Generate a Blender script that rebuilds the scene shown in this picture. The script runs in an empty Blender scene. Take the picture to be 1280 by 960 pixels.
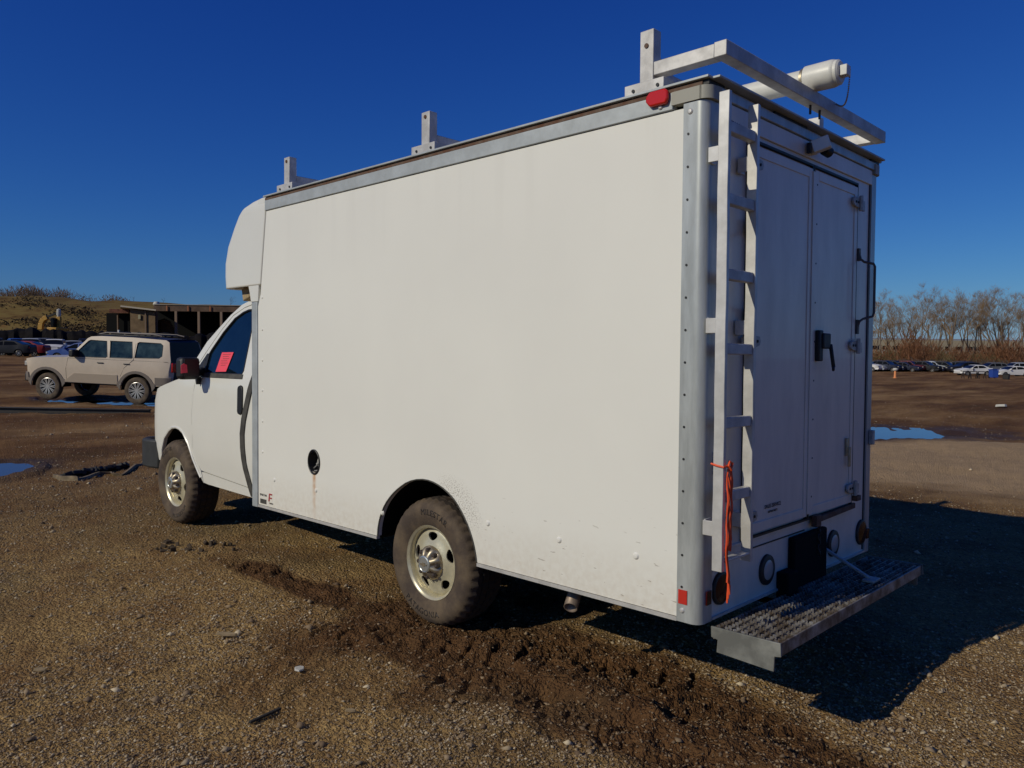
import bpy, bmesh, math, random
import numpy as np
from mathutils import Vector, Matrix, Euler
from mathutils.geometry import delaunay_2d_cdt
R_ = math.radians
random.seed(7)
SC = bpy.context.scene
COL = SC.collection

# ------------------------------------------------------------------ camera
CAMX, CAMY, CAMZ = -3.5337, 2.9319, 1.6866
YAW, PIT, ROL = -.8012, -.0554, .0133
FW = Vector((math.cos(PIT)*math.cos(YAW), math.cos(PIT)*math.sin(YAW), math.sin(PIT)))
RT = Vector((math.sin(YAW), -math.cos(YAW), 0)); UP = RT.cross(FW)
R2 = RT*math.cos(ROL)+UP*math.sin(ROL); U2 = -RT*math.sin(ROL)+UP*math.cos(ROL)
cd = bpy.data.cameras.new('camera'); cam = bpy.data.objects.new('camera', cd); COL.objects.link(cam)
mm = Matrix.Identity(4)
for i in range(3):
    mm[i][0] = R2[i]; mm[i][1] = U2[i]; mm[i][2] = -FW[i]
mm[0][3], mm[1][3], mm[2][3] = CAMX, CAMY, CAMZ
cam.matrix_world = mm
cd.sensor_width = 36; cd.lens = 27.916; cd.clip_start = .05; cd.clip_end = 4000
SC.camera = cam
# ------------------------------------------------------------------ light
SUN = Vector((.36, 1.58, 1.0)).normalized()
sun_el = math.asin(SUN.z)
w = bpy.data.worlds.new('World'); SC.world = w; w.use_nodes = True
nt = w.node_tree; nt.nodes.clear()
sky = nt.nodes.new('ShaderNodeTexSky'); sky.sky_type = 'NISHITA'; sky.sun_disc = False
sky.sun_elevation = sun_el; sky.sun_rotation = math.atan2(SUN.x, SUN.y)
sky.altitude = 300; sky.air_density = 1.0; sky.dust_density = .25; sky.ozone_density = 3.2
bg = nt.nodes.new('ShaderNodeBackground'); bg.inputs[1].default_value = .05
wo = nt.nodes.new('ShaderNodeOutputWorld')
sc_ = nt.nodes.new('ShaderNodeSeparateColor'); cc_ = nt.nodes.new('ShaderNodeCombineColor'); nt.links.new(sky.outputs[0], sc_.inputs[0])
for k_, (a_, g_e) in enumerate(((.715, 1.617), (.867, 1.287), (.969, .808))):   # clear, deep blue winter sky
    p_ = nt.nodes.new('ShaderNodeMath'); p_.operation = 'POWER'; q_ = nt.nodes.new('ShaderNodeMath'); q_.operation = 'MULTIPLY'; q_.inputs[1].default_value = .05
    r_ = nt.nodes.new('ShaderNodeMath'); r_.operation = 'MULTIPLY'; r_.inputs[1].default_value = a_/.05
    nt.links.new(sc_.outputs[k_], q_.inputs[0]); nt.links.new(q_.outputs[0], p_.inputs[0]); p_.inputs[1].default_value = g_e
    nt.links.new(p_.outputs[0], r_.inputs[0]); nt.links.new(r_.outputs[0], cc_.inputs[k_])
nt.links.new(cc_.outputs[0], bg.inputs[0]); nt.links.new(bg.outputs[0], wo.inputs[0])
sl = bpy.data.lights.new('sun', 'SUN'); sl.energy = 2.6; sl.angle = R_(.53); sl.color = (1, .935, .76)
so = bpy.data.objects.new('sun', sl); COL.objects.link(so)
so.rotation_euler = SUN.to_track_quat('Z', 'Y').to_euler(); so.location = (0, 10, 20)
SC.view_settings.view_transform = 'Standard'; SC.view_settings.look = 'None'
SC.view_settings.exposure = 0; SC.view_settings.gamma = 1
SC.render.engine = 'CYCLES'
SC.render.resolution_x = 1024; SC.render.resolution_y = 768

# ------------------------------------------------------------------ materials
def mat(name, col, rough=.6, metal=0, spec=.5, noise=0, nscale=5, bump=0, bscale=60, col2=None, aniso=None, emit=None, stretch=None, coat=0, thr=(.4, .65)):
    m = bpy.data.materials.new(name); m.use_nodes = True
    t = m.node_tree; b = t.nodes['Principled BSDF']
    b.inputs['Base Color'].default_value = (*col, 1); b.inputs['Roughness'].default_value = rough
    b.inputs['Metallic'].default_value = metal; b.inputs['Specular IOR Level'].default_value = spec
    if coat: b.inputs['Coat Weight'].default_value = coat
    tc = t.nodes.new('ShaderNodeTexCoord'); mp = t.nodes.new('ShaderNodeMapping')
    t.links.new(tc.outputs['Object'], mp.inputs[0])
    if stretch: mp.inputs['Scale'].default_value = stretch
    if noise or col2:
        n = t.nodes.new('ShaderNodeTexNoise'); n.inputs['Scale'].default_value = nscale; n.inputs['Detail'].default_value = 8
        n.inputs['Roughness'].default_value = .65
        t.links.new(mp.outputs[0], n.inputs[0])
        r = t.nodes.new('ShaderNodeValToRGB')
        c2 = col2 if col2 else tuple(c*(1-noise) for c in col)
        r.color_ramp.elements[0].color = (*c2, 1); r.color_ramp.elements[1].color = (*col, 1)
        r.color_ramp.elements[0].position = thr[0]; r.color_ramp.elements[1].position = thr[1]
        t.links.new(n.outputs[0], r.inputs[0]); t.links.new(r.outputs[0], b.inputs['Base Color'])
        mr = t.nodes.new('ShaderNodeMapRange'); mr.inputs[3].default_value = min(1, rough*1.25); mr.inputs[4].default_value = rough*.85
        t.links.new(n.outputs[0], mr.inputs[0]); t.links.new(mr.outputs[0], b.inputs['Roughness'])
    if bump:
        n2 = t.nodes.new('ShaderNodeTexNoise'); n2.inputs['Scale'].default_value = bscale; n2.inputs['Detail'].default_value = 5
        bp = t.nodes.new('ShaderNodeBump'); bp.inputs['Strength'].default_value = bump; bp.inputs['Distance'].default_value = .01
        t.links.new(mp.outputs[0], n2.inputs[0]); t.links.new(n2.outputs[0], bp.inputs['Height']); t.links.new(bp.outputs[0], b.inputs['Normal'])
    return m
M = {}
M['white'] = mat('white_paint', (.74, .725, .65), .32, noise=.05, nscale=2.5, coat=.3, thr=(.3, .7))
M['galv'] = mat('galvanised_steel', (.46, .49, .49), .5, metal=.25, noise=.22, nscale=6, bump=.05, bscale=40)
M['post'] = mat('dull_aluminium', (.50, .52, .50), .34, metal=.3, noise=.28, nscale=5, stretch=(3, 3, .5))
M['alu'] = mat('bare_aluminium', (.66, .64, .60), .42, metal=.35, noise=.25, nscale=9)
M['rack'] = mat('rack_aluminium', (.60, .58, .55), .5, metal=.3, noise=.3, nscale=10)
M['cap'] = mat('tan_corner_casting', (.33, .32, .27), .6)
M['black'] = mat('black_plastic', (.012, .012, .013), .5, noise=.3, nscale=20)
M['under'] = mat('underbody_black', (.006, .006, .006), .9, spec=.15)
M['rubber'] = mat('rubber_seal', (.075, .07, .058), .7, noise=.5, nscale=12)
M['chrome'] = mat('chrome', (.52, .44, .31), .42, metal=.8, noise=.3, nscale=30)
M['steel'] = mat('rim_steel_paint', (.66, .60, .42), .30, metal=.35, noise=.22, nscale=12)
M['redlens'] = mat('red_lens', (.55, .02, .012), .2, spec=.6)
M['redrefl'] = mat('red_reflector', (.50, .03, .018), .35)
M['darkred'] = mat('tail_light_lens', (.05, .004, .004), .2, spec=.25)
M['lens'] = mat('clear_lens', (.42, .40, .36), .25)
M['amber'] = mat('amber_lens', (.5, .12, .02), .25)
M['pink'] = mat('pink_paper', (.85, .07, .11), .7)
M['ink'] = mat('printed_ink', (.012, .01, .012), .7)
M['redink'] = mat('red_ink', (.35, .05, .05), .7)
M['orange'] = mat('orange_rope', (.80, .09, .02), .6)
M['pvc'] = mat('white_pvc', (.72, .70, .62), .4, noise=.15, nscale=7)
M['rust'] = mat('rusty_steel', (.13, .09, .065), .75, col2=(.10, .04, .018), nscale=14)
M['exh'] = mat('exhaust_steel', (.36, .27, .20), .5, metal=.4, noise=.5, nscale=20)
M['handlegrey'] = mat('worn_handle', (.09, .08, .07), .5)
M['hinge'] = mat('hinge_steel', (.50, .48, .44), .5, metal=.4, noise=.3, nscale=30)
M['caprust'] = mat('chrome_emblem', (.5, .52, .5), .3, metal=.7)
M['tan'] = mat('weathered_wood', (.42, .31, .17), .8, noise=.4, nscale=20)
M['strap'] = mat('worn_belt', (.30, .22, .12), .8, noise=.6, nscale=7)
M['bumper'] = mat('faded_bumper', (.035, .036, .034), .6, noise=.4, nscale=8)
M['suvlow'] = mat('brown_lower_door', (.36, .29, .215), .45)
M['rearshade'] = mat('shaded_rear', (.006, .006, .007), .5, spec=.15)  # shade painted in: black for the beige tailgate and its glass
M['blackmat'] = mat('matte_black', (.012, .010, .009), .7)
M['stone'] = mat('pale_chip', (.5, .48, .42), .8)
M['endplate'] = mat('dull_end_plate', (.26, .26, .23), .6, metal=.2, noise=.5, nscale=8)
M['ibeam'] = mat('beam_steel', (.035, .028, .022), .55, noise=.5, nscale=4)

def glass(name, col, rough=.03, spec=.5, ior=1.5):
    m = mat(name, col, rough, spec=spec); m.node_tree.nodes['Principled BSDF'].inputs['IOR'].default_value = ior
    return m
M['cabglass'] = mat('tinted_cab_glass', (.004, .012, .022), .03, spec=.7, noise=.5, nscale=5, bump=.25, bscale=2.5)
M['suvglass'] = mat('tinted_reflecting_glass', (.045, .075, .075), .05, spec=.5, col2=(.006, .014, .016), nscale=1.6)  # teal noise paints reflections into the glass colour
M['carglass'] = glass('dark_car_glass', (.008, .009, .010), .08, .12)

# body side material: white FRP with rust streak below the fuel filler, mud flecks low
def frp():
    m = bpy.data.materials.new('white_frp_panel'); m.use_nodes = True
    t = m.node_tree; b = t.nodes['Principled BSDF']; N = t.nodes.new; L = t.links.new
    b.inputs['Roughness'].default_value = .38; b.inputs['Specular IOR Level'].default_value = .45
    tc = N('ShaderNodeTexCoord'); sx = N('ShaderNodeSeparateXYZ'); L(tc.outputs['Object'], sx.inputs[0])
    base = N('ShaderNodeTexNoise'); base.inputs['Scale'].default_value = 1.3; base.inputs['Detail'].default_value = 6
    L(tc.outputs['Object'], base.inputs[0])
    rp = N('ShaderNodeValToRGB'); rp.color_ramp.elements[0].color = (.75, .735, .665, 1); rp.color_ramp.elements[1].color = (.78, .765, .69, 1)
    rp.color_ramp.elements[0].position = .35; rp.color_ramp.elements[1].position = .65
    L(base.outputs[0], rp.inputs[0])
    def mapr(v, a, c, o0, o1):
        n = N('ShaderNodeMapRange'); n.inputs[1].default_value = a; n.inputs[2].default_value = c
        n.inputs[3].default_value = o0; n.inputs[4].default_value = o1; L(v, n.inputs[0]); return n.outputs[0]
    def mul(a, c):
        n = N('ShaderNodeMath'); n.operation = 'MULTIPLY'
        for i, v in enumerate((a, c)):
            if isinstance(v, float): n.inputs[i].default_value = v
            else: L(v, n.inputs[i])
        return n.outputs[0]
    def mix(fac, ca, col):
        n = N('ShaderNodeMix'); n.data_type = 'RGBA'; L(fac, n.inputs[0]); L(ca, n.inputs[6]); n.inputs[7].default_value = (*col, 1); return n.outputs[2]
    # rust run under the filler
    ax = N('ShaderNodeMath'); ax.operation = 'SUBTRACT'; L(sx.outputs[0], ax.inputs[0]); ax.inputs[1].default_value = 1.178
    ab = N('ShaderNodeMath'); ab.operation = 'ABSOLUTE'; L(ax.outputs[0], ab.inputs[0])
    wn = N('ShaderNodeTexNoise'); wn.inputs['Scale'].default_value = 30; L(tc.outputs['Object'], wn.inputs[0])
    f1 = mapr(ab.outputs[0], .0, .03, 1., 0.); f2 = mapr(sx.outputs[2], .45, .80, .10, 1.0); f3 = mapr(sx.outputs[2], .79, .80, 1., 0.)
    f = mul(mul(f1, f2), mul(f3, mapr(wn.outputs[0], .3, .6, .5, 1.)))
    c = mix(f, rp.outputs[0], (.50, .22, .05))
    # flecks
    mp = N('ShaderNodeMapping'); mp.inputs['Scale'].default_value = (14, 14, 60); L(tc.outputs['Object'], mp.inputs[0])
    mp.inputs['Rotation'].default_value = (0, .35, 0)
    fn = N('ShaderNodeTexNoise'); fn.inputs['Scale'].default_value = 1; fn.inputs['Detail'].default_value = 3; L(mp.outputs[0], fn.inputs[0])
    fl = mul(mapr(fn.outputs[0], .67, .71, 0., 1.), mapr(sx.outputs[2], .95, .55, 0., .75))
    fl = mul(fl, mapr(sx.outputs[0], .1, -.5, 0., 1.))
    c = mix(fl, c, (.22, .17, .12))
    # grey runs below the top rail
    mp3 = N('ShaderNodeMapping'); mp3.inputs['Scale'].default_value = (9, 9, .5); L(tc.outputs['Object'], mp3.inputs[0])
    rn = N('ShaderNodeTexNoise'); rn.inputs['Scale'].default_value = 1; rn.inputs['Detail'].default_value = 5; L(mp3.outputs[0], rn.inputs[0])
    c = mix(mul(mapr(rn.outputs[0], .52, .70, 0., .09), mapr(sx.outputs[2], 2.1, 2.64, 0., 1.)), c, (.45, .42, .36))
    # low dust film
    du = mul(mapr(sx.outputs[2], .75, .44, 0., .45), mapr(wn.outputs[0], .35, .65, .4, 1.))
    c = mix(du, c, (.50, .42, .31))
    # mud spray around rear of the wheel arch
    dx = N('ShaderNodeVectorMath'); dx.operation = 'DISTANCE'; L(tc.outputs['Object'], dx.inputs[0]); dx.inputs[1].default_value = (-.20, 0, .62)
    sp = N('ShaderNodeTexNoise'); sp.inputs['Scale'].default_value = 130; sp.inputs['Detail'].default_value = 3; L(tc.outputs['Object'], sp.inputs[0])
    s1 = mul(mapr(dx.outputs['Value'], .25, .315, 1., 0.), mapr(sp.outputs[0], .52, .60, 0., .55))
    s1 = mul(s1, mapr(sx.outputs[2], .60, .72, 0., 1.)); s1 = mul(s1, mapr(sx.outputs[0], -.08, -.2, 0., 1.))
    c = mix(s1, c, (.16, .11, .07))
    L(c, b.inputs['Base Color'])
    return m
M['frp'] = frp()
M['door'] = mat('rear_door_white', (.80, .74, .62), .35, noise=.2, nscale=2.2, coat=.2, thr=(.3, .7), stretch=(3, 3, .9))

# ------------------------------------------------------------------ mesh helpers
def pip(x, y, poly):
    c = False; j = len(poly)-1
    for i in range(len(poly)):
        xi, yi = poly[i]; xj, yj = poly[j]
        if (yi > y) != (yj > y) and x < (xj-xi)*(y-yi)/(yj-yi)+xi: c = not c
        j = i
    return c
def edist(x, y, poly):
    m = 1e9; n = len(poly)
    for i in range(n):
        ax, ay = poly[i]; bx, by = poly[(i+1) % n]; dx, dy = bx-ax, by-ay
        t = max(0, min(1, ((x-ax)*dx+(y-ay)*dy)/(dx*dx+dy*dy+1e-12)))
        m = min(m, math.hypot(ax+t*dx-x, ay+t*dy-y))
    return m
def dens(poly, s):
    o = []
    for i in range(len(poly)):
        a = poly[i]; b = poly[(i+1) % len(poly)]; n = max(1, int(math.hypot(b[0]-a[0], b[1]-a[1])/s))
        for k in range(n): o.append((a[0]+(b[0]-a[0])*k/n, a[1]+(b[1]-a[1])*k/n))
    return o
def cdt(outline, holes=(), s=.1):
    polys = [dens(p, s) for p in [outline]+list(holes)]
    pts = []; ed = []
    for p in polys:
        b = len(pts); pts += p; ed += [(b+i, b+(i+1) % len(p)) for i in range(len(p))]
    xs = [p[0] for p in outline]; ys = [p[1] for p in outline]
    x = min(xs)+s*.5
    while x < max(xs):
        y = min(ys)+s*.5
        while y < max(ys):
            if pip(x, y, outline) and not any(pip(x, y, h) for h in holes) and all(edist(x, y, h) > s*.35 for h in polys): pts.append((x, y))
            y += s
        x += s
    r = delaunay_2d_cdt([Vector(p) for p in pts], ed, [], 0, 1e-6)
    vs = [tuple(v) for v in r[0]]; out = []
    for f in r[2]:
        cx = sum(vs[i][0] for i in f)/len(f); cy = sum(vs[i][1] for i in f)/len(f)
        if pip(cx, cy, outline) and not any(pip(cx, cy, h) for h in holes): out.append(tuple(f))
    return vs, out

class MB:
    def __init__(s): s.v = []; s.f = []
    def add(s, vs, fs):
        b = len(s.v); s.v += [tuple(v) for v in vs]; s.f += [tuple(b+i for i in f) for f in fs]; return s
    def box(s, c, d, rot=None):
        x, y, z = (q/2 for q in d); c = Vector(c)
        vs = [Vector((a*x, b*y, e*z)) for a in (-1, 1) for b in (-1, 1) for e in (-1, 1)]
        if rot is not None:
            rm = rot if isinstance(rot, Matrix) else Euler(rot).to_matrix(); vs = [rm @ v for v in vs]
        return s.add([v+c for v in vs], [(0, 1, 3, 2), (4, 6, 7, 5), (0, 4, 5, 1), (2, 3, 7, 6), (0, 2, 6, 4), (1, 5, 7, 3)])
    def bx(s, x0, x1, y0, y1, z0, z1): return s.box(((x0+x1)/2, (y0+y1)/2, (z0+z1)/2), (abs(x1-x0), abs(y1-y0), abs(z1-z0)))
    def bar(s, a, b, wd, h, up=(0, 0, 1)):
        a = Vector(a); b = Vector(b); d = (b-a); L = d.length; x = d.normalized(); y = Vector(up).cross(x).normalized(); z = x.cross(y)
        m = Matrix((x, y, z)).transposed(); return s.box((a+b)/2, (L, wd, h), m)
    def tube(s, path, r, n=8, cap=True, closed=False):
        P = [Vector(p) for p in path]; N = len(P); rs = r if isinstance(r, (list, tuple)) else [r]*N
        vs = []; fs = []; ref = None
        for i, p in enumerate(P):
            if closed: t = P[(i+1) % N]-P[i-1]
            else: t = P[min(i+1, N-1)]-P[max(i-1, 0)]
            t.normalize()
            if ref is None: ref = Vector((0, 0, 1)) if abs(t.z) < .9 else Vector((1, 0, 0))
            a = t.cross(ref).normalized(); ref = a.cross(t).normalized()
            for k in range(n):
                q = 2*math.pi*k/n; vs.append(p+(a*math.cos(q)+ref*math.sin(q))*rs[i])
        for i in range(N if closed else N-1):
            j = (i+1) % N
            for k in range(n): fs.append((i*n+k, i*n+(k+1) % n, j*n+(k+1) % n, j*n+k))
        if cap and not closed: fs += [tuple(range(n))[::-1], tuple((N-1)*n+k for k in range(n))]
        return s.add(vs, fs)
    def cyl(s, a, b, r, n=16, r2=None): return s.tube([a, b], [r, r if r2 is None else r2], n)
    def lathe(s, prof, n=32, axis='y', org=(0, 0, 0), closed=False):
        vs = []; fs = []; o = Vector(org); m = len(prof)
        for k in range(n):
            q = 2*math.pi*k/n
            for (r, h) in prof:
                c, d = r*math.cos(q), r*math.sin(q)
                vs.append(o+Vector({'y': (c, h, d), 'z': (c, d, h), 'x': (h, c, d)}[axis]))
        for k in range(n):
            k2 = (k+1) % n
            for i in range(m if closed else m-1):
                j = (i+1) % m; fs.append((k*m+i, k*m+j, k2*m+j, k2*m+i))
        return s.add(vs, fs)
    def prism(s, poly, f0, f1):
        n = len(poly); return s.add([f0(*p) for p in poly]+[f1(*p) for p in poly], [tuple(range(n))[::-1], tuple(range(n, 2*n))]+[(i, (i+1) % n, n+(i+1) % n, n+i) for i in range(n)])
    def panel(s, outline, holes, sp, fmap, fback=None):
        vs, tr = cdt(outline, holes, sp); n = len(vs)
        V = [fmap(*p) for p in vs]; Fc = list(tr)
        if fback:
            V += [fback(*p) for p in vs]; Fc += [tuple(n+i for i in t[::-1]) for t in tr]
            cnt = {}
            for t in tr:
                for i in range(len(t)):
                    e = (t[i], t[(i+1) % len(t)]); cnt[e] = 1
            for (a, b) in cnt:
                if (b, a) not in cnt: Fc.append((b, a, n+a, n+b))
        return s.add(V, Fc)
    def build(s, name, m, parent=None, smooth=True, bevel=0, label=None, mtx=None, ang=32, fix=True):
        me = bpy.data.meshes.new(name); me.from_pydata(s.v, [], s.f); me.materials.append(m if not isinstance(m, str) else M[m])
        if fix:
            b = bmesh.new(); b.from_mesh(me); bmesh.ops.recalc_face_normals(b, faces=b.faces); b.to_mesh(me); b.free()
        if smooth:
            me.polygons.foreach_set('use_smooth', [True]*len(me.polygons)); me.set_sharp_from_angle(angle=R_(ang))
        o = bpy.data.objects.new(name, me); COL.objects.link(o)
        if parent: o.parent = parent
        if mtx is not None: o.matrix_local = mtx
        if bevel:
            md = o.modifiers.new('bevel', 'BEVEL'); md.width = bevel; md.segments = 2; md.limit_method = 'ANGLE'; md.angle_limit = R_(40); md.harden_normals = False
        if label: o['label'] = label
        return o
def empty(name, loc, label, cat, group=None, rz=0, rot=None):
    o = bpy.data.objects.new(name, None); COL.objects.link(o); o.location = loc; o.rotation_euler = rot if rot else (0, 0, rz)
    o['label'] = label; o['category'] = cat; o.empty_display_size = .1
    if group: o['group'] = group
    return o
def tag(o, label, cat, group=None):
    o['label'] = label; o['category'] = cat
    if group: o['group'] = group
    return o
def kids(o): return [c for c in bpy.data.objects if c.parent == o]
def copy_tree(o, parent=None):
    c = o.copy(); COL.objects.link(c)
    if parent: c.parent = parent; c.matrix_parent_inverse = o.matrix_parent_inverse
    for k in kids(o): copy_tree(k, c)
    return c
def text_mb(body, size, extrude=.001, fmap=None, align='CENTER', space=1.0):
    cu = bpy.data.curves.new('lettering', 'FONT'); cu.body = body; cu.size = size; cu.extrude = extrude; cu.align_x = align; cu.align_y = 'CENTER'; cu.space_character = space
    o = bpy.data.objects.new('t', cu); COL.objects.link(o); dg = bpy.context.evaluated_depsgraph_get()
    me = bpy.data.meshes.new_from_object(o.evaluated_get(dg)); mb = MB()
    mb.add([fmap(*v.co) for v in me.vertices], [tuple(p.vertices) for p in me.polygons])
    bpy.data.objects.remove(o); bpy.data.meshes.remove(me); bpy.data.curves.remove(cu)
    return mb

# ------------------------------------------------------------------ ground shape
FY = np.array([math.cos(YAW), math.sin(YAW)]); RY = np.array([math.sin(YAW), -math.cos(YAW)])
_rng = np.random.default_rng(5); _T = _rng.random((256, 256))
def vn(x, y, s, seed=0):
    x = np.asarray(x, float)/s+seed*17.3; y = np.asarray(y, float)/s+seed*9.1
    xi = np.floor(x).astype(int); yi = np.floor(y).astype(int); fx = x-xi; fy = y-yi
    fx = fx*fx*(3-2*fx); fy = fy*fy*(3-2*fy)
    a = _T[xi & 255, yi & 255]; b = _T[(xi+1) & 255, yi & 255]; c = _T[xi & 255, (yi+1) & 255]; d = _T[(xi+1) & 255, (yi+1) & 255]
    return (a*(1-fx)+b*fx)*(1-fy)+(c*(1-fx)+d*fx)*fy
def ss(x, a, b):
    t = np.clip((x-a)/(b-a), 0, 1); return t*t*(3-2*t)
def yard(x, y):
    vx = np.asarray(x, float)-CAMX; vy = np.asarray(y, float)-CAMY
    return vx*FY[0]+vy*FY[1], vx*RY[0]+vy*RY[1]
def xy(d, u): return CAMX+d*FY[0]+u*RY[0], CAMY+d*FY[1]+u*RY[1]
def base_z(d, u):
    t = u/np.maximum(np.abs(d), 1.)
    zr = -.0233*np.clip(d-7.5, 0, 97.5)
    zl = -.0175*np.clip(d-7.5, 0, 16.5)-.0036*np.clip(d-24, 0, 70)
    wgt = ss(t, -.35, .30)
    return zl*(1-wgt)+zr*wgt
# puddles: (d, u, half length along view, half width, turn, depth)
PUD = [(9.75, -6.95, .85, .72, 0, .0), (17.6, 7.1, 1.7, 3.0, -.12, .0), (23.7, -13.2, .7, 1.0, 0, 0), (23.5, -11.5, .7, 1.2, 0, 0), (22.7, -9.6, .7, .9, 0, 0)]
def _level(p):
    if p[0] > 20: return -.325
    q = np.linspace(0, 6.28, 24); return float(np.min(base_z(p[0]+np.cos(q)*p[2]*1.05, p[1]+np.sin(q)*p[3]*1.05)))-.012
PLEV = [_level(p) for p in PUD]
def pud_level(d, u):
    best = np.full(np.shape(d), 1e9); lev = np.zeros(np.shape(d))
    for p, l in zip(PUD, PLEV):
        q = ((d-p[0])/p[2])**2+((u-p[1])/p[3])**2; m = q < best; best = np.where(m, q, best); lev = np.where(m, l, lev)
    return lev
def pud_mask(d, u):
    m = np.zeros_like(d)
    for (pd, pu, a, b, t, _) in PUD:
        q = np.sqrt(((d-pd)/a)**2+((u-pu)/b)**2)+(vn(d, u, .45, 3)-.5)*.5+(vn(d, u, .15, 4)-.5)*.22
        m = np.maximum(m, 1-ss(q, .75, 1.15))
    return m
def mud_mask(x, y):
    band = (1-ss(np.abs(y+.02-.10*np.sin(x*1.3)), .18, .62))*(1-ss(x, .1, .75))
    band2 = (1-ss(np.abs(y+.22), .10, .26))*(1-ss(np.abs(x+1.6), 1.2, 1.9))
    band3 = (1-ss(np.abs(y-.12-.05*(x-1.5)), .05, .22))*ss(x, .3, 1.0)*(1-ss(x, 2.2, 3.0))*.8
    m = np.maximum(np.maximum(band, band2), band3)
    m = m*(.55+.9*vn(x, y, .35, 6))+(vn(x, y, 1.7, 7)-.64)*2.2*(vn(x, y, .3, 8))
    return np.clip(m, 0, 1)
def H(x, y):
    x = np.asarray(x, float); y = np.asarray(y, float)
    d, u = yard(x, y); r = np.hypot(d, u)
    mud = mud_mask(x, y)*(1-ss(r, 9, 16))
    z = base_z(d, u)
    near_truck = (1-ss(np.abs(y+.95), 1.1, 1.9))*(1-ss(np.abs(x-1.0), 3.2, 4.2))
    z = z+(vn(x, y, 1.9, 1)-.5)*.05*(1-.6*near_truck)+(vn(x, y, .7, 2)-.5)*.028*(1-.5*near_truck)
    z = z+(vn(x, y, 9, 12)-.5)*.30*ss(r, 12, 30)*ss(np.hypot(d-23.5, u+12), 3, 7)
    z = z+((vn(x, y, .6, 61)-.5)*.075+(vn(x, y, 1.6, 62)-.5)*.10)*ss(r, 8, 14)*(1-ss(r, 90, 140))
    z = z+(vn(x, y, .16, 9)-.5)*(.010+.026*mud)+(vn(x, y, .07, 10)-.5)*(.009+.030*mud)+(vn(x, y, .032, 11)-.5)*(.009+.014*mud)
    # tyre lug prints
    lug = (np.abs(((x*1.0+.35*np.abs(y+.2)) % .085)/.085-.5) < .24)*(1-ss(np.abs(y+.30), .09, .13))*(x < -.35)*(r < 8)
    z = z-.014*lug*ss(mud, .1, .4)*(.5+1.0*vn(x, y, .13, 33))
    lug3 = (np.abs(((x+.5*np.abs(y-.18)) % .062)/.062-.5) < .25)*(1-ss(np.abs(np.abs(y-.18)-.05), .03, .05))*(x < .0)*(x > -3.2)
    z = z-.010*lug3*ss(mud, .1, .5)*ss(vn(x, y, .5, 35), .3, .5)-.012*(1-ss(np.abs(y-.18), .10, .14))*(x < 0)*(x > -3.2)*ss(mud, .05, .3)
    # chevron prints out in the mud
    lug2 = (np.abs(((x*.9+y*.45) % .15)/.15-.5) < .13)*(np.abs(((y-.5*x) % .52)/.52-.5) < .26)*(r < 8)
    z = z-.016*lug2*ss(mud, .3, .7)*(1.6*ss(vn(x, y, .4, 34), .35, .7))
    # pushed up ridge beside the rut
    z = z+.035*np.exp(-((y+.02)/.07)**2)*(1-ss(x, -.6, .0))*(.4+vn(x, y, .12, 14))
    pm = pud_mask(d, u)
    bz = pud_level(d, u)
    prox = np.zeros_like(d)
    for p in PUD: prox = np.maximum(prox, 1-ss(np.sqrt(((d-p[0])/p[2])**2+((u-p[1])/p[3])**2), 1.35, 1.9))
    z = np.where(prox > 0, np.maximum(z, bz+.012+.02*vn(x, y, .3, 71)-(1-prox)*.5), z)
    z = np.where(pm > 0, z*(1-pm)+(bz-.04+(vn(x, y, .2, 15)-.5)*.03)*pm, z)
    return z
def hz(x, y): return float(H(np.array([x]), np.array([y]))[0])
def hb(d, u): return float(base_z(np.array([float(d)]), np.array([float(u)]))[0])

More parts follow.
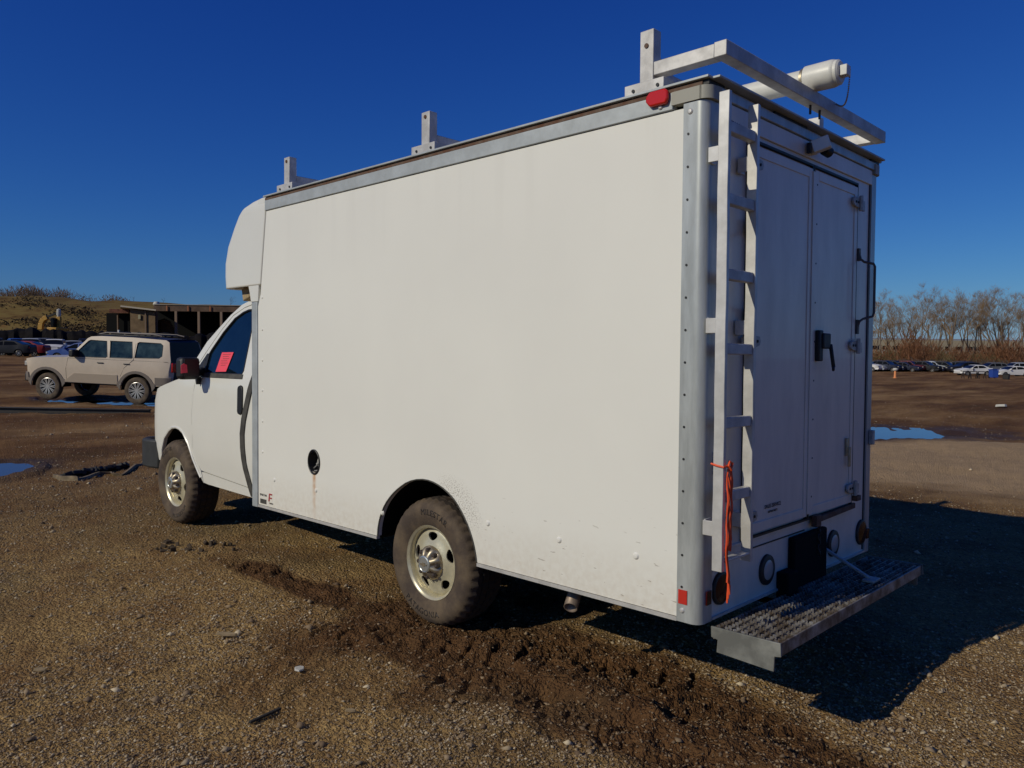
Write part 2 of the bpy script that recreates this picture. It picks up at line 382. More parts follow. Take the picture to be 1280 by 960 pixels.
def build_ground():
    f = 745.0
    # radii: even steps in apparent height
    rad = [.0, .3, .6, .9, 1.2, 1.5, 1.8, 2.0, 2.15]
    ypix = f*1.69/2.15
    while True:
        ypix -= 1.25 if ypix > 60 else .9
        if ypix < 2.2: break
        rad.append(f*1.69/ypix)
    rad += [700, 900, 1300, 2000, 3000]
    rad = np.array(rad)
    a0 = YAW-R_(46); a1 = YAW+R_(42)
    ang = np.concatenate([np.linspace(a0, a1, 960), np.linspace(a1, a0+2*math.pi, 90)[1:-1]])
    NR, NA = len(rad), len(ang)
    X = CAMX+rad[:, None]*np.cos(ang)[None]; Y = CAMY+rad[:, None]*np.sin(ang)[None]
    Z = H(X, Y)
    far = np.broadcast_to((rad > 250)[:, None], Z.shape)
    co = np.stack([X, Y, Z], -1).reshape(-1, 3).astype(np.float32)
    i = np.arange(NR-1)[:, None]*NA; j = np.arange(NA)[None]; j2 = (j+1) % NA
    q = np.stack([i+j, i+NA+j, i+NA+j2, i+j2], -1).reshape(-1, 4)
    me = bpy.data.meshes.new('ground'); me.vertices.add(len(co)); me.vertices.foreach_set('co', co.ravel())
    me.loops.add(q.size); me.loops.foreach_set('vertex_index', q.ravel().astype(np.int32))
    me.polygons.add(len(q)); me.polygons.foreach_set('loop_start', (np.arange(len(q))*4).astype(np.int32)); me.polygons.foreach_set('loop_total', np.full(len(q), 4, np.int32))
    me.update(); me.polygons.foreach_set('use_smooth', np.ones(len(q), bool))
    at = me.attributes.new('mud', 'FLOAT', 'POINT'); at.data.foreach_set('value', (mud_mask(X, Y)).ravel().astype(np.float32))
    d, u = yard(X, Y)
    wet = np.zeros_like(d)
    for (pd, pu, a, b, t, _) in PUD:
        qq = np.sqrt(((d-pd)/(a*1.4))**2+((u-pu)/(b*1.3))**2)+(vn(X, Y, .5, 22)-.5)*.5; wet = np.maximum(wet, 1-ss(qq, .8, 1.3))
    at = me.attributes.new('wet', 'FLOAT', 'POINT'); at.data.foreach_set('value', wet.ravel().astype(np.float32))
    o = bpy.data.objects.new('ground', me); COL.objects.link(o); o['kind'] = 'structure'
    # material
    m = bpy.data.materials.new('gravel_and_mud'); m.use_nodes = True; t = m.node_tree; b = t.nodes['Principled BSDF']; N = t.nodes.new; L = t.links.new
    geo = N('ShaderNodeNewGeometry'); P = geo.outputs['Position']
    def noise(sc, det=4, ro=.6, st=None):
        n = N('ShaderNodeTexNoise'); n.inputs['Scale'].default_value = sc; n.inputs['Detail'].default_value = det; n.inputs['Roughness'].default_value = ro
        if st:
            mp = N('ShaderNodeMapping'); mp.inputs['Scale'].default_value = st; mp.inputs['Rotation'].default_value = (0, 0, -YAW); L(P, mp.inputs[0]); L(mp.outputs[0], n.inputs[0])
        else: L(P, n.inputs[0])
        return n.outputs[0]
    def ramp(v, els):
        r = N('ShaderNodeValToRGB'); e = r.color_ramp.elements
        while len(e) < len(els): e.new(.5)
        for k, (p, c) in enumerate(els): e[k].position = p; e[k].color = (c[0]*2.25, c[1]*1.84, c[2]*1.12, 1)
        L(v, r.inputs[0]); return r.outputs[0]
    def mix(f, a, c):
        n = N('ShaderNodeMix'); n.data_type = 'RGBA'
        if isinstance(f, float): n.inputs[0].default_value = f
        else: L(f, n.inputs[0])
        for k, v in ((6, a), (7, c)):
            if isinstance(v, tuple): n.inputs[k].default_value = (*v, 1)
            else: L(v, n.inputs[k])
        return n.outputs[2]
    def mr(v, a, c, o0=0., o1=1.):
        n = N('ShaderNodeMapRange'); n.inputs[1].default_value = a; n.inputs[2].default_value = c; n.inputs[3].default_value = o0; n.inputs[4].default_value = o1; L(v, n.inputs[0]); return n.outputs[0]
    def mth(op, a, c):
        n = N('ShaderNodeMath'); n.operation = op
        for k, v in enumerate((a, c)):
            if isinstance(v, float): n.inputs[k].default_value = v
            else: L(v, n.inputs[k])
        return n.outputs[0]
    vor = N('ShaderNodeTexVoronoi'); vor.inputs['Scale'].default_value = 55; L(P, vor.inputs['Vector'])
    vor2 = N('ShaderNodeTexVoronoi'); vor2.inputs['Scale'].default_value = 120; L(P, vor2.inputs['Vector'])
    sep = N('ShaderNodeSeparateColor'); L(vor.outputs['Color'], sep.inputs[0])
    sep2 = N('ShaderNodeSeparateColor'); L(vor2.outputs['Color'], sep2.inputs[0])
    grav = ramp(sep.outputs[0], [(0, (.085, .062, .040)), (.45, (.13, .10, .066)), (.8, (.17, .135, .088)), (1, (.27, .225, .155))])
    grav2 = ramp(sep2.outputs[1], [(0, (.08, .058, .038)), (.6, (.14, .108, .070)), (1, (.235, .19, .13))])
    g = mix(.5, grav, grav2)
    soil = ramp(noise(9, 6), [(.35, (.058, .034, .022)), (.65, (.098, .063, .042))])
    mud = ramp(noise(14, 5), [(.35, (.030, .017, .012)), (.7, (.062, .037, .025))])
    c = mix(mr(noise(1.6, 5), .44, .62, 0., .6), g, soil)
    am = N('ShaderNodeAttribute'); am.attribute_name = 'mud'
    c = mix(mr(am.outputs['Fac'], .1, .6, 0., .92), c, mud)
    # large patches (greener grey / redder)
    c = mix(mr(noise(.45, 4), .5, .66, 0., .38), c, (.085, .082, .050))
    # streaked far ground: dark red mud vs pale sand
    camd = N('ShaderNodeVectorMath'); camd.operation = 'DISTANCE'; L(P, camd.inputs[0]); camd.inputs[1].default_value = (CAMX, CAMY, CAMZ)
    farf = mr(camd.outputs['Value'], 7., 14.)
    st = noise(.5, 7, .68, (.75, .22, 1))
    strk = ramp(st, [(.36, (.034, .018, .012)), (.46, (.062, .034, .022)), (.55, (.105, .068, .045)), (.68, (.17, .125, .09))])
    c = mix(mth('MULTIPLY', farf, .85), c, strk)
    # pale sandy pan on the right behind the truck
    sd = N('ShaderNodeVectorMath'); sd.operation = 'DISTANCE'; mp = N('ShaderNodeMapping'); L(P, mp.inputs[0])
    px, py = xy(12.3, 7.6); sd.inputs[1].default_value = (px, py, 0); L(P, sd.inputs[0])
    sf = mr(mth('ADD', sd.outputs['Value'], mth('MULTIPLY', noise(.9, 5), 3.0)), 4.4, 6.0, .85, 0.)
    sandn = ramp(noise(5, 6), [(.3, (.20, .17, .15)), (.7, (.25, .21, .19))])
    c = mix(sf, c, sandn)
    aw = N('ShaderNodeAttribute'); aw.attribute_name = 'wet'
    c = mix(mth('MULTIPLY', aw.outputs['Fac'], .75), c, (.060, .036, .018))
    L(c, b.inputs['Base Color']); L(mr(aw.outputs['Fac'], 0., 1., 1., .5), b.inputs['Roughness']); b.inputs['Specular IOR Level'].default_value = .12
    # relief
    h = mth('ADD', mth('MULTIPLY', vor.outputs['Distance'], -1.0), mth('MULTIPLY', noise(45, 5), .8))
    h = mth('ADD', h, mth('MULTIPLY', vor2.outputs['Distance'], -.5))
    bp = N('ShaderNodeBump'); bp.inputs['Strength'].default_value = .9; bp.inputs['Distance'].default_value = .022; L(h, bp.inputs['Height'])
    n5 = noise(3.0, 6, .7, (1, .5, 1)); bp2 = N('ShaderNodeBump'); bp2.inputs['Distance'].default_value = .10; L(mr(camd.outputs['Value'], 8., 30., .0, .8), bp2.inputs['Strength'])
    L(n5, bp2.inputs['Height']); L(bp2.outputs[0], bp.inputs['Normal']); L(bp.outputs[0], b.inputs['Normal'])
    me.materials.append(m)
    return m
build_ground()

def build_pebbles():
    rng = np.random.default_rng(11)
    n = 170000
    # even over the picture height, so denser near
    yp = rng.uniform(42, 640, n)*1.0; r = 745*1.69/yp
    a = rng.uniform(YAW-R_(36), YAW+R_(36), n)
    x = CAMX+r*np.cos(a)/np.cos(a-YAW); y = CAMY+r*np.sin(a)/np.cos(a-YAW)
    mud = mud_mask(x, y); d, u = yard(x, y)
    dens_ = .22+.95*ss(.6*vn(x, y, .9, 31)+.4*vn(x, y, .3, 32), .25, .72)
    sandy = np.hypot(x-xy(12.3, 7.6)[0], y-xy(12.3, 7.6)[1]) < 4.5
    keep = (rng.random(n) < dens_*(1-.8*ss(mud, .15, .6))) & (pud_mask(d, u) < .2) & ~(sandy & (rng.random(n) < .85))
    x, y, r, mud = x[keep], y[keep], r[keep], mud[keep]; n = len(x)
    s = .0030+.0058*rng.random(n)**2.0+.012*(rng.random(n) > .994)
    s = s*(.85+.07*np.clip(r, 2, 14)); s = np.where((mud > .35) & (rng.random(n) > .9), s*1.3, s)
    octa = np.array([(1, 0, 0), (0, 1, 0), (-1, 0, 0), (0, -1, 0), (0, 0, 1), (0, 0, -1)], float)
    fo = np.array([(0, 1, 4), (1, 2, 4), (2, 3, 4), (3, 0, 4), (1, 0, 5), (2, 1, 5), (3, 2, 5), (0, 3, 5)])
    V = octa[None]*rng.uniform(.6, 1.35, (n, 6, 1))+rng.uniform(-.22, .22, (n, 6, 3))
    V[:, :, 0] *= rng.uniform(.8, 1.5, n)[:, None]; V[:, :, 2] *= rng.uniform(.45, .85, n)[:, None]
    th = rng.uniform(0, 6.28, n); c, sn = np.cos(th)[:, None], np.sin(th)[:, None]
    X = V[:, :, 0]*c-V[:, :, 1]*sn; Y = V[:, :, 0]*sn+V[:, :, 1]*c; Z = V[:, :, 2]+X*rng.uniform(-.3, .3, n)[:, None]
    P = np.stack([X*s[:, None]+x[:, None], Y*s[:, None]+y[:, None], Z*s[:, None]+(H(x, y)+s*.22)[:, None]], -1).reshape(-1, 3)
    Fc = (fo[None]+np.arange(n)[:, None, None]*6).reshape(-1, 3)
    me = bpy.data.meshes.new('gravel'); me.vertices.add(len(P)); me.vertices.foreach_set('co', P.astype(np.float32).ravel())
    me.loops.add(Fc.size); me.loops.foreach_set('vertex_index', Fc.ravel().astype(np.int32)); me.polygons.add(len(Fc))
    me.polygons.foreach_set('loop_start', (np.arange(len(Fc))*3).astype(np.int32)); me.polygons.foreach_set('loop_total', np.full(len(Fc), 3, np.int32)); me.update()
    at = me.attributes.new('tone', 'FLOAT', 'POINT'); at.data.foreach_set('value', np.repeat(rng.random(n)*(1-.5*(mud > .4)), 6).astype(np.float32))
    o = bpy.data.objects.new('gravel', me); COL.objects.link(o); tag(o, 'loose brown and grey gravel stones strewn over the near ground', 'gravel'); o['kind'] = 'stuff'
    m = mat('pebble', (.2, .15, .1), .85); t = m.node_tree; a_ = t.nodes.new('ShaderNodeAttribute'); a_.attribute_name = 'tone'
    rp = t.nodes.new('ShaderNodeValToRGB'); e = rp.color_ramp.elements; e[0].color = (.11, .068, .036, 1); e[1].color = (.54, .44, .29, 1); q = e.new(.5); q.color = (.26, .18, .10, 1); q = e.new(.85); q.color = (.35, .275, .175, 1)
    t.links.new(a_.outputs['Fac'], rp.inputs[0]); t.links.new(rp.outputs[0], t.nodes['Principled BSDF'].inputs['Base Color']); me.materials.append(m)
build_pebbles()

mw = mat('puddle_water', (.075, .060, .040), .04, spec=.5, bump=.04, bscale=9); M['water'] = mw
def puddles():
    for i, (pd, pu, a, b, t, _) in enumerate(PUD):
        mb = MB(); n = 40; c = xy(pd, pu); z = hb(pd, pu)-.022
        slope_d = (hb(pd+.5, pu)-hb(pd-.5, pu)); vs = []
        for k in range(n):
            q = 2*math.pi*k/n; dd = pd+math.cos(q)*a*1.2; uu = pu+math.sin(q)*b*1.2; p = xy(dd, uu); vs.append((p[0], p[1], PLEV[i]))
        vs.append((c[0], c[1], PLEV[i])); mb.add(vs, [(k, (k+1) % n, n) for k in range(n)])
        o = mb.build('puddle', 'water'); o['kind'] = 'structure'
puddles()

# ------------------------------------------------------------------ box truck
TILT = Matrix(((.9998, .0001, .0202, 0), (.0001, .9999, -.0126, 0), (-.0202, .0126, .9997, 0), (0, 0, 0, 1)))
truck = empty('box_truck', (0, 0, 0), 'large white box truck with roof racks and a rear ladder, seen from behind', 'box truck')
def TP(mb, name, m, parent=None, **k):
    return mb.build(name, m, parent or truck, mtx=None if parent else TILT, **k)
W = 1.94
ARCH = [(.452, .466), (.445, .53), (.42, .60), (.375, .675), (.307, .742), (.24, .79), (.15, .84), (.04, .868), (-.06, .868), (-.15, .845), (-.22, .813), (-.276, .775), (-.335, .715), (-.385, .645), (-.42, .575), (-.443, .50), (-.448, .466)]
def chaikin(P):
    o = [P[0]]
    for a, b in zip(P, P[1:]): o += [(a[0]*.75+b[0]*.25, a[1]*.75+b[1]*.25), (a[0]*.25+b[0]*.75, a[1]*.25+b[1]*.75)]
    return o+[P[-1]]
ARCH = chaikin(ARCH)
def side_outline():
    return [(-1.722, .466)]+[(x, z) for x, z in ARCH[::-1]]+[(1.948, .466), (1.948, 1.95), (1.91, 2.04), (1.822, 2.645), (-1.722, 2.645)]
def ellp(cx, cz, rx, rz, n=24): return [(cx+rx*math.cos(2*math.pi*k/n), cz+rz*math.sin(2*math.pi*k/n)) for k in range(n)]
fuel = ellp(1.178, .858, .068, .080)
sp = TP(MB().panel(side_outline(), [fuel], .25, lambda x, z: (x, 0, z), lambda x, z: (x, -.03, z)), 'side_panel', 'frp', smooth=False)
sp2 = TP(MB().panel(side_outline(), [], .25, lambda x, z: (x, -W, z), lambda x, z: (x, -W+.03, z)), 'side_panel', 'frp', smooth=False)
TP(MB().tube([(x, .001, z) for x, z in ARCH], .0045, 6), 'arch_lip', 'rubber')
TP(MB().tube([(x, -W-.003, z) for x, z in ARCH], .008, 6), 'arch_lip', 'alu')
# bottom trims
for x0, x1 in ((-1.712, -.452), (.456, 1.948)):
    TP(MB().bx(x0, x1, -.02, .006, .446, .463), 'bottom_trim', 'alu', smooth=False); TP(MB().bx(x0, x1, -W-.006, -W+.02, .446, .463), 'bottom_trim', 'alu', smooth=False)
# roof, rails, lip
TP(MB().bx(-1.815, 1.95, -W+.005, -.005, 2.70, 2.744), 'roof', 'white', smooth=False)
for ys in (0, 1):
    f = (lambda y: y) if ys == 0 else (lambda y: -W-y)
    TP(MB().bx(-1.66, 1.83, f(-.03), f(.010), 2.648, 2.722), 'top_rail', 'galv', bevel=.004)
    mb = MB(); mb.bx(-1.80, 1.835, f(-.05), f(.004), 2.724, 2.741); TP(mb, 'rail_gap', 'rust', smooth=False)
    TP(MB().bx(-1.835, 1.84, f(-.09), f(.018), 2.746, 2.757), 'roof_lip', 'galv', bevel=.002)
    # front strip
    TP(MB().bx(1.953, 2.036, f(-.04), f(.006), .44, 1.985), 'front_strip', 'galv', bevel=.004)
    # corner post (bent section)
    path = [(-1.712, .005), (-1.775, .005)]+[(-1.780-.044*math.sin(q), -.039+.044*math.cos(q)) for q in [k*math.pi/16 for k in range(9)]]+[(-1.824, -.045), (-1.824, -.098)]
    inn = [(-1.712, -.004), (-1.775, -.004), (-1.812, -.04), (-1.812, -.098)]
    poly = path+inn[::-1]
    TP(MB().prism(poly, lambda x, y: (x, f(y), .448), lambda x, y: (x, f(y), 2.663)), 'corner_post', 'post', ang=50)
    cp = [(-1.655, .012), (-1.80, .012)]+[(-1.79-.05*math.sin(q), -.038+.05*math.cos(q)) for q in [k*math.pi/16 for k in range(9)]]+[(-1.84, -.09), (-1.80, -.09), (-1.655, -.02)]
    TP(MB().prism(cp, lambda x, y: (x, f(y), 2.666), lambda x, y: (x, f(y), 2.722)), 'corner_casting', 'cap', bevel=.004)
    mb = MB(); mb.bx(-1.828, -1.70, f(-.13), f(-.002), 2.724, 2.744); TP(mb, 'corner_gasket', 'black', smooth=False)
    mb = MB()
    for k in range(16):
        z = .60+k*.138
        mb.cyl((-1.737, f(.004), z), (-1.737, f(.0075), z), .0055, 8)
    TP(mb, 'screw_heads', 'black', smooth=False)['kind'] = 'stuff'
    mb = MB()
    for (x, z, r) in ((-1.745, 2.625, .013), (-1.740, .498, .012), (-1.60, 2.672, .012)):
        mb.lathe([(0, .007), (r*.6, .0065), (r, .002), (r, 0)], 12, org=(x, 0, z))
    if ys == 1: mb.v = [(x, -W-y, z) for x, y, z in mb.v]
    else: mb.v = [(x, y+.005, z) for x, y, z in mb.v]
    mb.v = [(x, y+(.006 if (x > -1.65 and ys == 0) else 0), z) for x, y, z in mb.v]
    TP(mb, 'bolt_heads', 'alu')['kind'] = 'stuff'
    mb = MB()
    for z in (2.015, 1.778, 1.55, 1.325, 1.095, .865): mb.lathe([(0, .006), (.007, .005), (.012, 0)], 10, org=(1.885, 0, z))
    for (x, z) in ((1.714, .673), (1.155, .665), (.403, .617), (-.533, .693), (-1.036, .686), (-1.494, .689)): mb.lathe([(0, .008), (.010, .007), (.017, 0)], 14, org=(x, 0, z))
    if ys == 1: mb.v = [(x, -W-y, z) for x, y, z in mb.v]
    TP(mb, 'rivet_heads', 'frp')['kind'] = 'stuff'
# floor, front bulkhead, inner wheel wells
mb = MB(); mb.bx(-1.80, 2.02, -W+.46, -.46, .47, .55)
for x0, x1 in ((-1.80, -.455), (.46, 2.02)):
    mb.bx(x0, x1, -.456, -.032, .47, .55); mb.bx(x0, x1, -W+.032, -W+.456, .47, .55)
TP(mb, 'floor_pan', 'under', smooth=False)
TP(MB().bx(1.90, 1.945, -W+.032, -.032, .552, 2.70), 'front_bulkhead', 'white', smooth=False)
for f0, f1 in ((-.032, -.46), (-W+.032, -W+.46)):
    mb = MB(); n = len(ARCH); vs = [(x*1.01, f0, z+.004) for x, z in ARCH]+[(x*1.01, f1, z+.004) for x, z in ARCH]
    mb.add(vs, [(i, i+1, n+i+1, n+i) for i in range(n-1)]+[tuple(range(n, 2*n))]); TP(mb, 'wheel_well', 'under')
# marker light + reflectors
TP(MB().prism([(-1.535, 2.700), (-1.555, 2.676), (-1.64, 2.676), (-1.648, 2.70), (-1.648, 2.728), (-1.63, 2.742), (-1.555, 2.742), (-1.535, 2.72)], lambda x, z: (x, .012, z), lambda x, z: (x, .034, z)), 'marker_light', 'redlens', bevel=.008)
TP(MB().bx(-1.765, -1.722, .006, .009, .527, .588), 'side_reflector', 'redrefl', smooth=False)
TP(MB().bx(-1.765, -1.722, -W-.009, -W-.006, .527, .588), 'side_reflector', 'redrefl', smooth=False)
for y in (-.062, -W+.062): TP(MB().bx(-1.832, -1.826, y-.02, y+.02, .527, .588), 'rear_reflector', 'darkred', bevel=.002)
# fuel filler
fb = TP(MB().lathe([(.068, .0), (.066, -.03), (.055, -.09), (0, -.095)], 28, org=(1.178, 0, .858)), 'filler_bowl', 'black'); fb.data.transform(Matrix.Identity(4))
TP(MB().tube([(1.178+.070*math.cos(q), .003, .858+.082*math.sin(q)) for q in [2*math.pi*k/32 for k in range(32)]], .006, 6, closed=True), 'filler_ring', 'black')
mb = MB(); mb.cyl((1.178, -.09, .85), (1.178, -.045, .85), .034, 20); mb.box((1.178, -.04, .85), (.052, .02, .012), (0, .5, 0)); mb.tube([(1.205, -.04, .83), (1.23, -.02, .80), (1.20, -.015, .792), (1.16, -.02, .80)], .004, 5)
TP(mb, 'filler_cap', 'hinge')
# decals
def side_txt(s, sz, x, z, m, name='lettering'):
    return TP(text_mb(s, sz, .0006, lambda a, b, c: (x-a, .0012+c, z+b)), name, m, smooth=False, fix=False)
side_txt('SPARTAN', .024, 1.875, .542, 'ink', 'decal_text')
TP(MB().prism([(1.80, .505), (1.79, .565), (1.745, .565), (1.745, .555), (1.78, .553), (1.777, .537), (1.75, .537), (1.75, .527), (1.779, .527), (1.785, .505)], lambda x, z: (x, .001, z), lambda x, z: (x, .0025, z)), 'decal_logo', 'redink', smooth=False)
side_txt('CARGO', .016, 1.76, .492, 'ink', 'decal_text')
TP(MB().bx(1.83, 1.92, .001, .002, .478, .512), 'decal_plate', 'rubber', smooth=False)
side_txt('NO STEP', .015, 1.875, .495, 'white', 'decal_text')
TP(text_mb('SPARTAN', .038, .0005, lambda a, b, c: (-1.8262-c, -.108-a, 2.600+b), align='LEFT'), 'lettering', 'ink', smooth=False, fix=False)
TP(text_mb('SALES SERVICE', .026, .0005, lambda a, b, c: (-1.8352-c, -.635-a, .885+b)), 'lettering', 'ink', smooth=False, fix=False)
TP(text_mb('REPAIR PARTS', .015, .0005, lambda a, b, c: (-1.8352-c, -.635-a, .858+b)), 'lettering', 'ink', smooth=False, fix=False)

# ---------------- rear wall
XR = -1.824
rear_frame_mb = MB()
rear_frame_mb.bx(-1.816, -1.78, -W+.10, -.10, .452, 2.70)
TP(rear_frame_mb, 'rear_wall', 'door', smooth=False)
TP(MB().bx(-1.826, -1.814, -W+.10, -.10, 2.600, 2.682), 'rear_header', 'door', bevel=.003)
TP(MB().bx(-1.834, -1.80, -W+.06, -.06, 2.686, 2.730), 'rear_top_rail', 'post', bevel=.003)
TP(MB().bx(-1.868, -1.70, -W+.02, -.02, 2.747, 2.757), 'rear_roof_lip', 'galv', bevel=.002)
TP(MB().bx(-1.828, -1.76, -.95, -.60, 2.730, 2.745), 'lip_gap', 'black', smooth=False)
TP(MB().bx(-1.828, -1.814, -W+.10, -.10, .452, .462), 'bottom_edge', 'alu', smooth=False)
def rear_door(y0, y1, name_lab):
    z0, z1 = .775, 2.55
    d = TP(MB().bx(-1.832, -1.818, y0, y1, z0, z1), 'rear_door', 'door', bevel=.003, label=name_lab)
    mb = MB(); e = .045   # raised rim of the door panel
    mb.bx(-1.8365, -1.8322, y0+.004, y0+e, z0+.003, z1-.003); mb.bx(-1.8365, -1.8322, y1-e, y1-.004, z0+.003, z1-.003)
    mb.bx(-1.8365, -1.8322, y0+e+.001, y1-e-.001, z1-.05, z1-.003); mb.bx(-1.8365, -1.8322, y0+e+.001, y1-e-.001, z0+.003, z0+.05)
    mb.build('door_rim', M['door'], d, bevel=.0015)
    mb = MB()
    for (a, b) in ((y0-.009, y0-.001), (y1+.001, y1+.009)): mb.bx(-1.8345, -1.8165, a, b, z0-.01, z1+.01)
    mb.bx(-1.8345, -1.8165, y0-.01, y1+.01, z1+.011, z1+.022); mb.bx(-1.8345, -1.8165, y0-.01, y1+.01, z0-.02, z0-.011)
    mb.build('door_seal', M['black'], d, smooth=False)
    mb = MB()
    for k in range(9): mb.cyl((-1.837, y1-.022 if y1 > -1.2 else y1-.02, z0+.1+k*.2), (-1.8385, y1-.022 if y1 > -1.2 else y1-.02, z0+.1+k*.2), .005, 6)
    mb.build('door_screws', M['black'], d, smooth=False)['kind'] = 'stuff'
    return d
dl = rear_door(-1.015, -.36, 'left rear door, plain, behind the ladder')
dr = rear_door(-1.605, -1.040, 'narrow right rear door with black lever handle')
TP(MB().bx(-1.842, -1.8375, -1.045, -1.006, .79, 2.535), 'centre_seal', 'door', bevel=.001)
for z in (2.46, 1.664, .862):
    for (yc, sg) in ((-1.605, 1), (-.36, -1)):
        h = MB(); h.prism([(yc+sg*.085, z-.018), (yc+sg*.095, z), (yc+sg*.085, z+.022), (yc+sg*.01, z+.028), (yc+sg*.01, z-.028), (yc+sg*.05, z-.028)], lambda y, zz: (-1.838, y, zz), lambda y, zz: (-1.850, y, zz))
        h.cyl((-1.855, yc, z-.045), (-1.855, yc, z+.04), .011, 10); h.bx(-1.852, -1.836, yc-sg*.065, yc-sg*.008, z-.038, z+.018)
        ho = TP(h, 'hinge', 'hinge', bevel=.002)
        b = MB()
        for q in (.03, .06): b.cyl((-1.849, yc+sg*q, z), (-1.854, yc+sg*q, z), .007, 8)
        b.build('hinge_bolt', M['black'], ho)
for (yc, sg) in ((-1.625, -1), (-.34, 1)):
    hb_ = MB(); hb_.tube([(-1.84, yc, 2.185), (-1.85, yc, 2.15), (-1.862, yc+sg*.02, 2.135), (-1.90, yc+sg*.06, 2.125), (-1.905, yc+sg*.065, 2.11), (-1.905, yc+sg*.065, 1.85), (-1.90, yc+sg*.06, 1.83), (-1.862, yc+sg*.02, 1.815), (-1.85, yc, 1.80), (-1.84, yc, 1.77)], .007, 8)
    hb_.bx(-1.846, -1.834, yc-.012, yc+.012, 2.14, 2.21); hb_.bx(-1.846, -1.834, yc-.012, yc+.012, 1.73, 1.81)
    TP(hb_, 'grab_handle', 'handlegrey')
mb = MB(); mb.bx(-1.862, -1.837, -1.118, -1.068, 1.575, 1.735); mb.bx(-1.872, -1.837, -1.19, -1.10, 1.64, 1.72)
mb.bar((-1.868, -1.19, 1.665), (-1.885, -1.195, 1.54), .014, .02, up=(1, 0, 0)); mb.bar((-1.885, -1.195, 1.545), (-1.895, -1.165, 1.53), .014, .02)
TP(mb, 'door_handle', 'black', bevel=.006)
mb = MB(); mb.bx(-1.848, -1.837, -1.522, -1.495, 1.05, 1.15); mb.bx(-1.858, -1.846, -1.528, -1.506, .99, 1.10); TP(mb, 'door_latch', 'chrome', bevel=.002)
mb = MB(); mb.bx(-1.846, -1.826, -.125, -.09, 1.085, 1.10); mb.bx(-1.850, -1.826, -.12, -.095, 1.105, 1.16); mb.bx(-1.846, -1.826, -.125, -.09, 1.165, 1.18); TP(mb, 'side_latch', 'hinge', bevel=.003)
mb = MB(); mb.bx(-1.850, -1.826, -1.905, -1.87, 1.085, 1.17); TP(mb, 'side_latch', 'hinge', bevel=.003)
# sill bar and hanging chain under the right door
mb = MB(); mb.bar((-1.842, -1.12, .745), (-1.842, -1.63, .758), .014, .03); mb.box((-1.846, -1.11, .745), (.03, .06, .06)); mb.box((-1.85, -1.64, .80), (.03, .06, .03))
TP(mb, 'sill_bar', 'rust', bevel=.003)
mb = MB()
for k in range(6):
    z = .71-k*.028; q = [2*math.pi*j/10 for j in range(10)]
    if k % 2: mb.tube([(-1.855+.009*math.cos(a), -1.125, z+.018*math.sin(a)) for a in q], .0035, 5, closed=True)
    else: mb.tube([(-1.855, -1.125+.009*math.cos(a), z+.018*math.sin(a)) for a in q], .0035, 5, closed=True)
TP(mb, 'hanging_chain', 'black')
# lower ledge lines
TP(MB().bx(-1.824, -1.815, -1.03, -.13, .738, .752), 'sill_trim', 'door', bevel=.002)
TP(MB().bx(-1.8195, -1.815, -1.03, -.13, .700, .706), 'sill_seam', 'black', smooth=False)
TP(MB().bx(-1.822, -1.815, -W+.115, -W+.119, .47, 2.60), 'post_seam', 'black', smooth=False)
def lamp(y, white):
    z = .575
    l = TP(MB().lathe([(.0, -.014), (.066, -.014), (.072, -.011), (.074, 0)], 32, axis='x', org=(-1.8165, y, z)), 'reversing_light' if white else 'tail_light', 'black')
    if white: MB().lathe([(0, -.020), (.03, -.019), (.046, -.0155), (.048, -.0143)], 28, axis='x', org=(-1.8165, y, z)).build('lens', M['lens'], l)
    else: MB().lathe([(0, -.021), (.03, -.020), (.05, -.0165), (.061, -.0143)], 28, axis='x', org=(-1.8165, y, z)).build('lens', M['darkred'], l)
for y, wt in ((-.178, 0), (-.612, 1), (-1.394, 1), (-1.797, 0)): lamp(y, wt)
# plate recess, black cover
TP(MB().bx(-1.852, -1.815, -1.245, -.842, .38, .695), 'plate_recess', 'under', bevel=.012)
TP(MB().bx(-1.88, -1.815, -.838, -.72, .36, .545), 'step_mount', 'under', bevel=.01)
# rear camera / work light
mb = MB(); mb.bx(-1.85, -1.826, -1.03, -.985, 2.62, 2.67); mb.box((-1.885, -.985, 2.655), (.085, .05, .062), (0, .3, .35)); wl = TP(mb, 'camera_housing', 'white', bevel=.004)
MB().cyl((-1.88, -1.035, 2.640), (-1.890, -1.075, 2.630), .026, 14).build('lens', M['black'], wl)
MB().bx(-1.855, -1.836, -.945, -.925, 2.61, 2.66).build('bracket', M['black'], wl)

# ---------------- ladder
lad = TP(MB(), 'ladder', 'alu') if False else None
ladder = bpy.data.objects.new('ladder', None); COL.objects.link(ladder); ladder.parent = truck; ladder.matrix_local = TILT; ladder.empty_display_size = .1
XL0, XL1 = -1.873, -1.920
for (y0, y1) in ((-.004, -.026), (-.252, -.274)):
    rl = MB(); n = 26; zs = [.695+(2.680-.695)*k/(n-1) for k in range(n)]; vs = []; fs = []
    for k, z in enumerate(zs):
        o_ = .0015*math.sin(z*9)+.0012*math.sin(z*23)
        vs += [(XL0, y0+o_, z), (XL1, y0+o_, z), (XL1, y1+o_, z), (XL0, y1+o_, z)]
    for k in range(n-1):
        for q in range(4): fs.append((k*4+q, k*4+(q+1) % 4, k*4+4+(q+1) % 4, k*4+4+q))
    fs += [(0, 3, 2, 1), ((n-1)*4, (n-1)*4+1, (n-1)*4+2, (n-1)*4+3)]
    rl.add(vs, fs); rl.build('rail', M['alu'], ladder, bevel=.002)
for z in (2.54, 2.245, 1.935, 1.625, 1.315, 1.005):
    MB().bx(-1.914, -1.880, -.250, -.028, z-.024, z+.022).build('rung', M['rack'], ladder, bevel=.004)
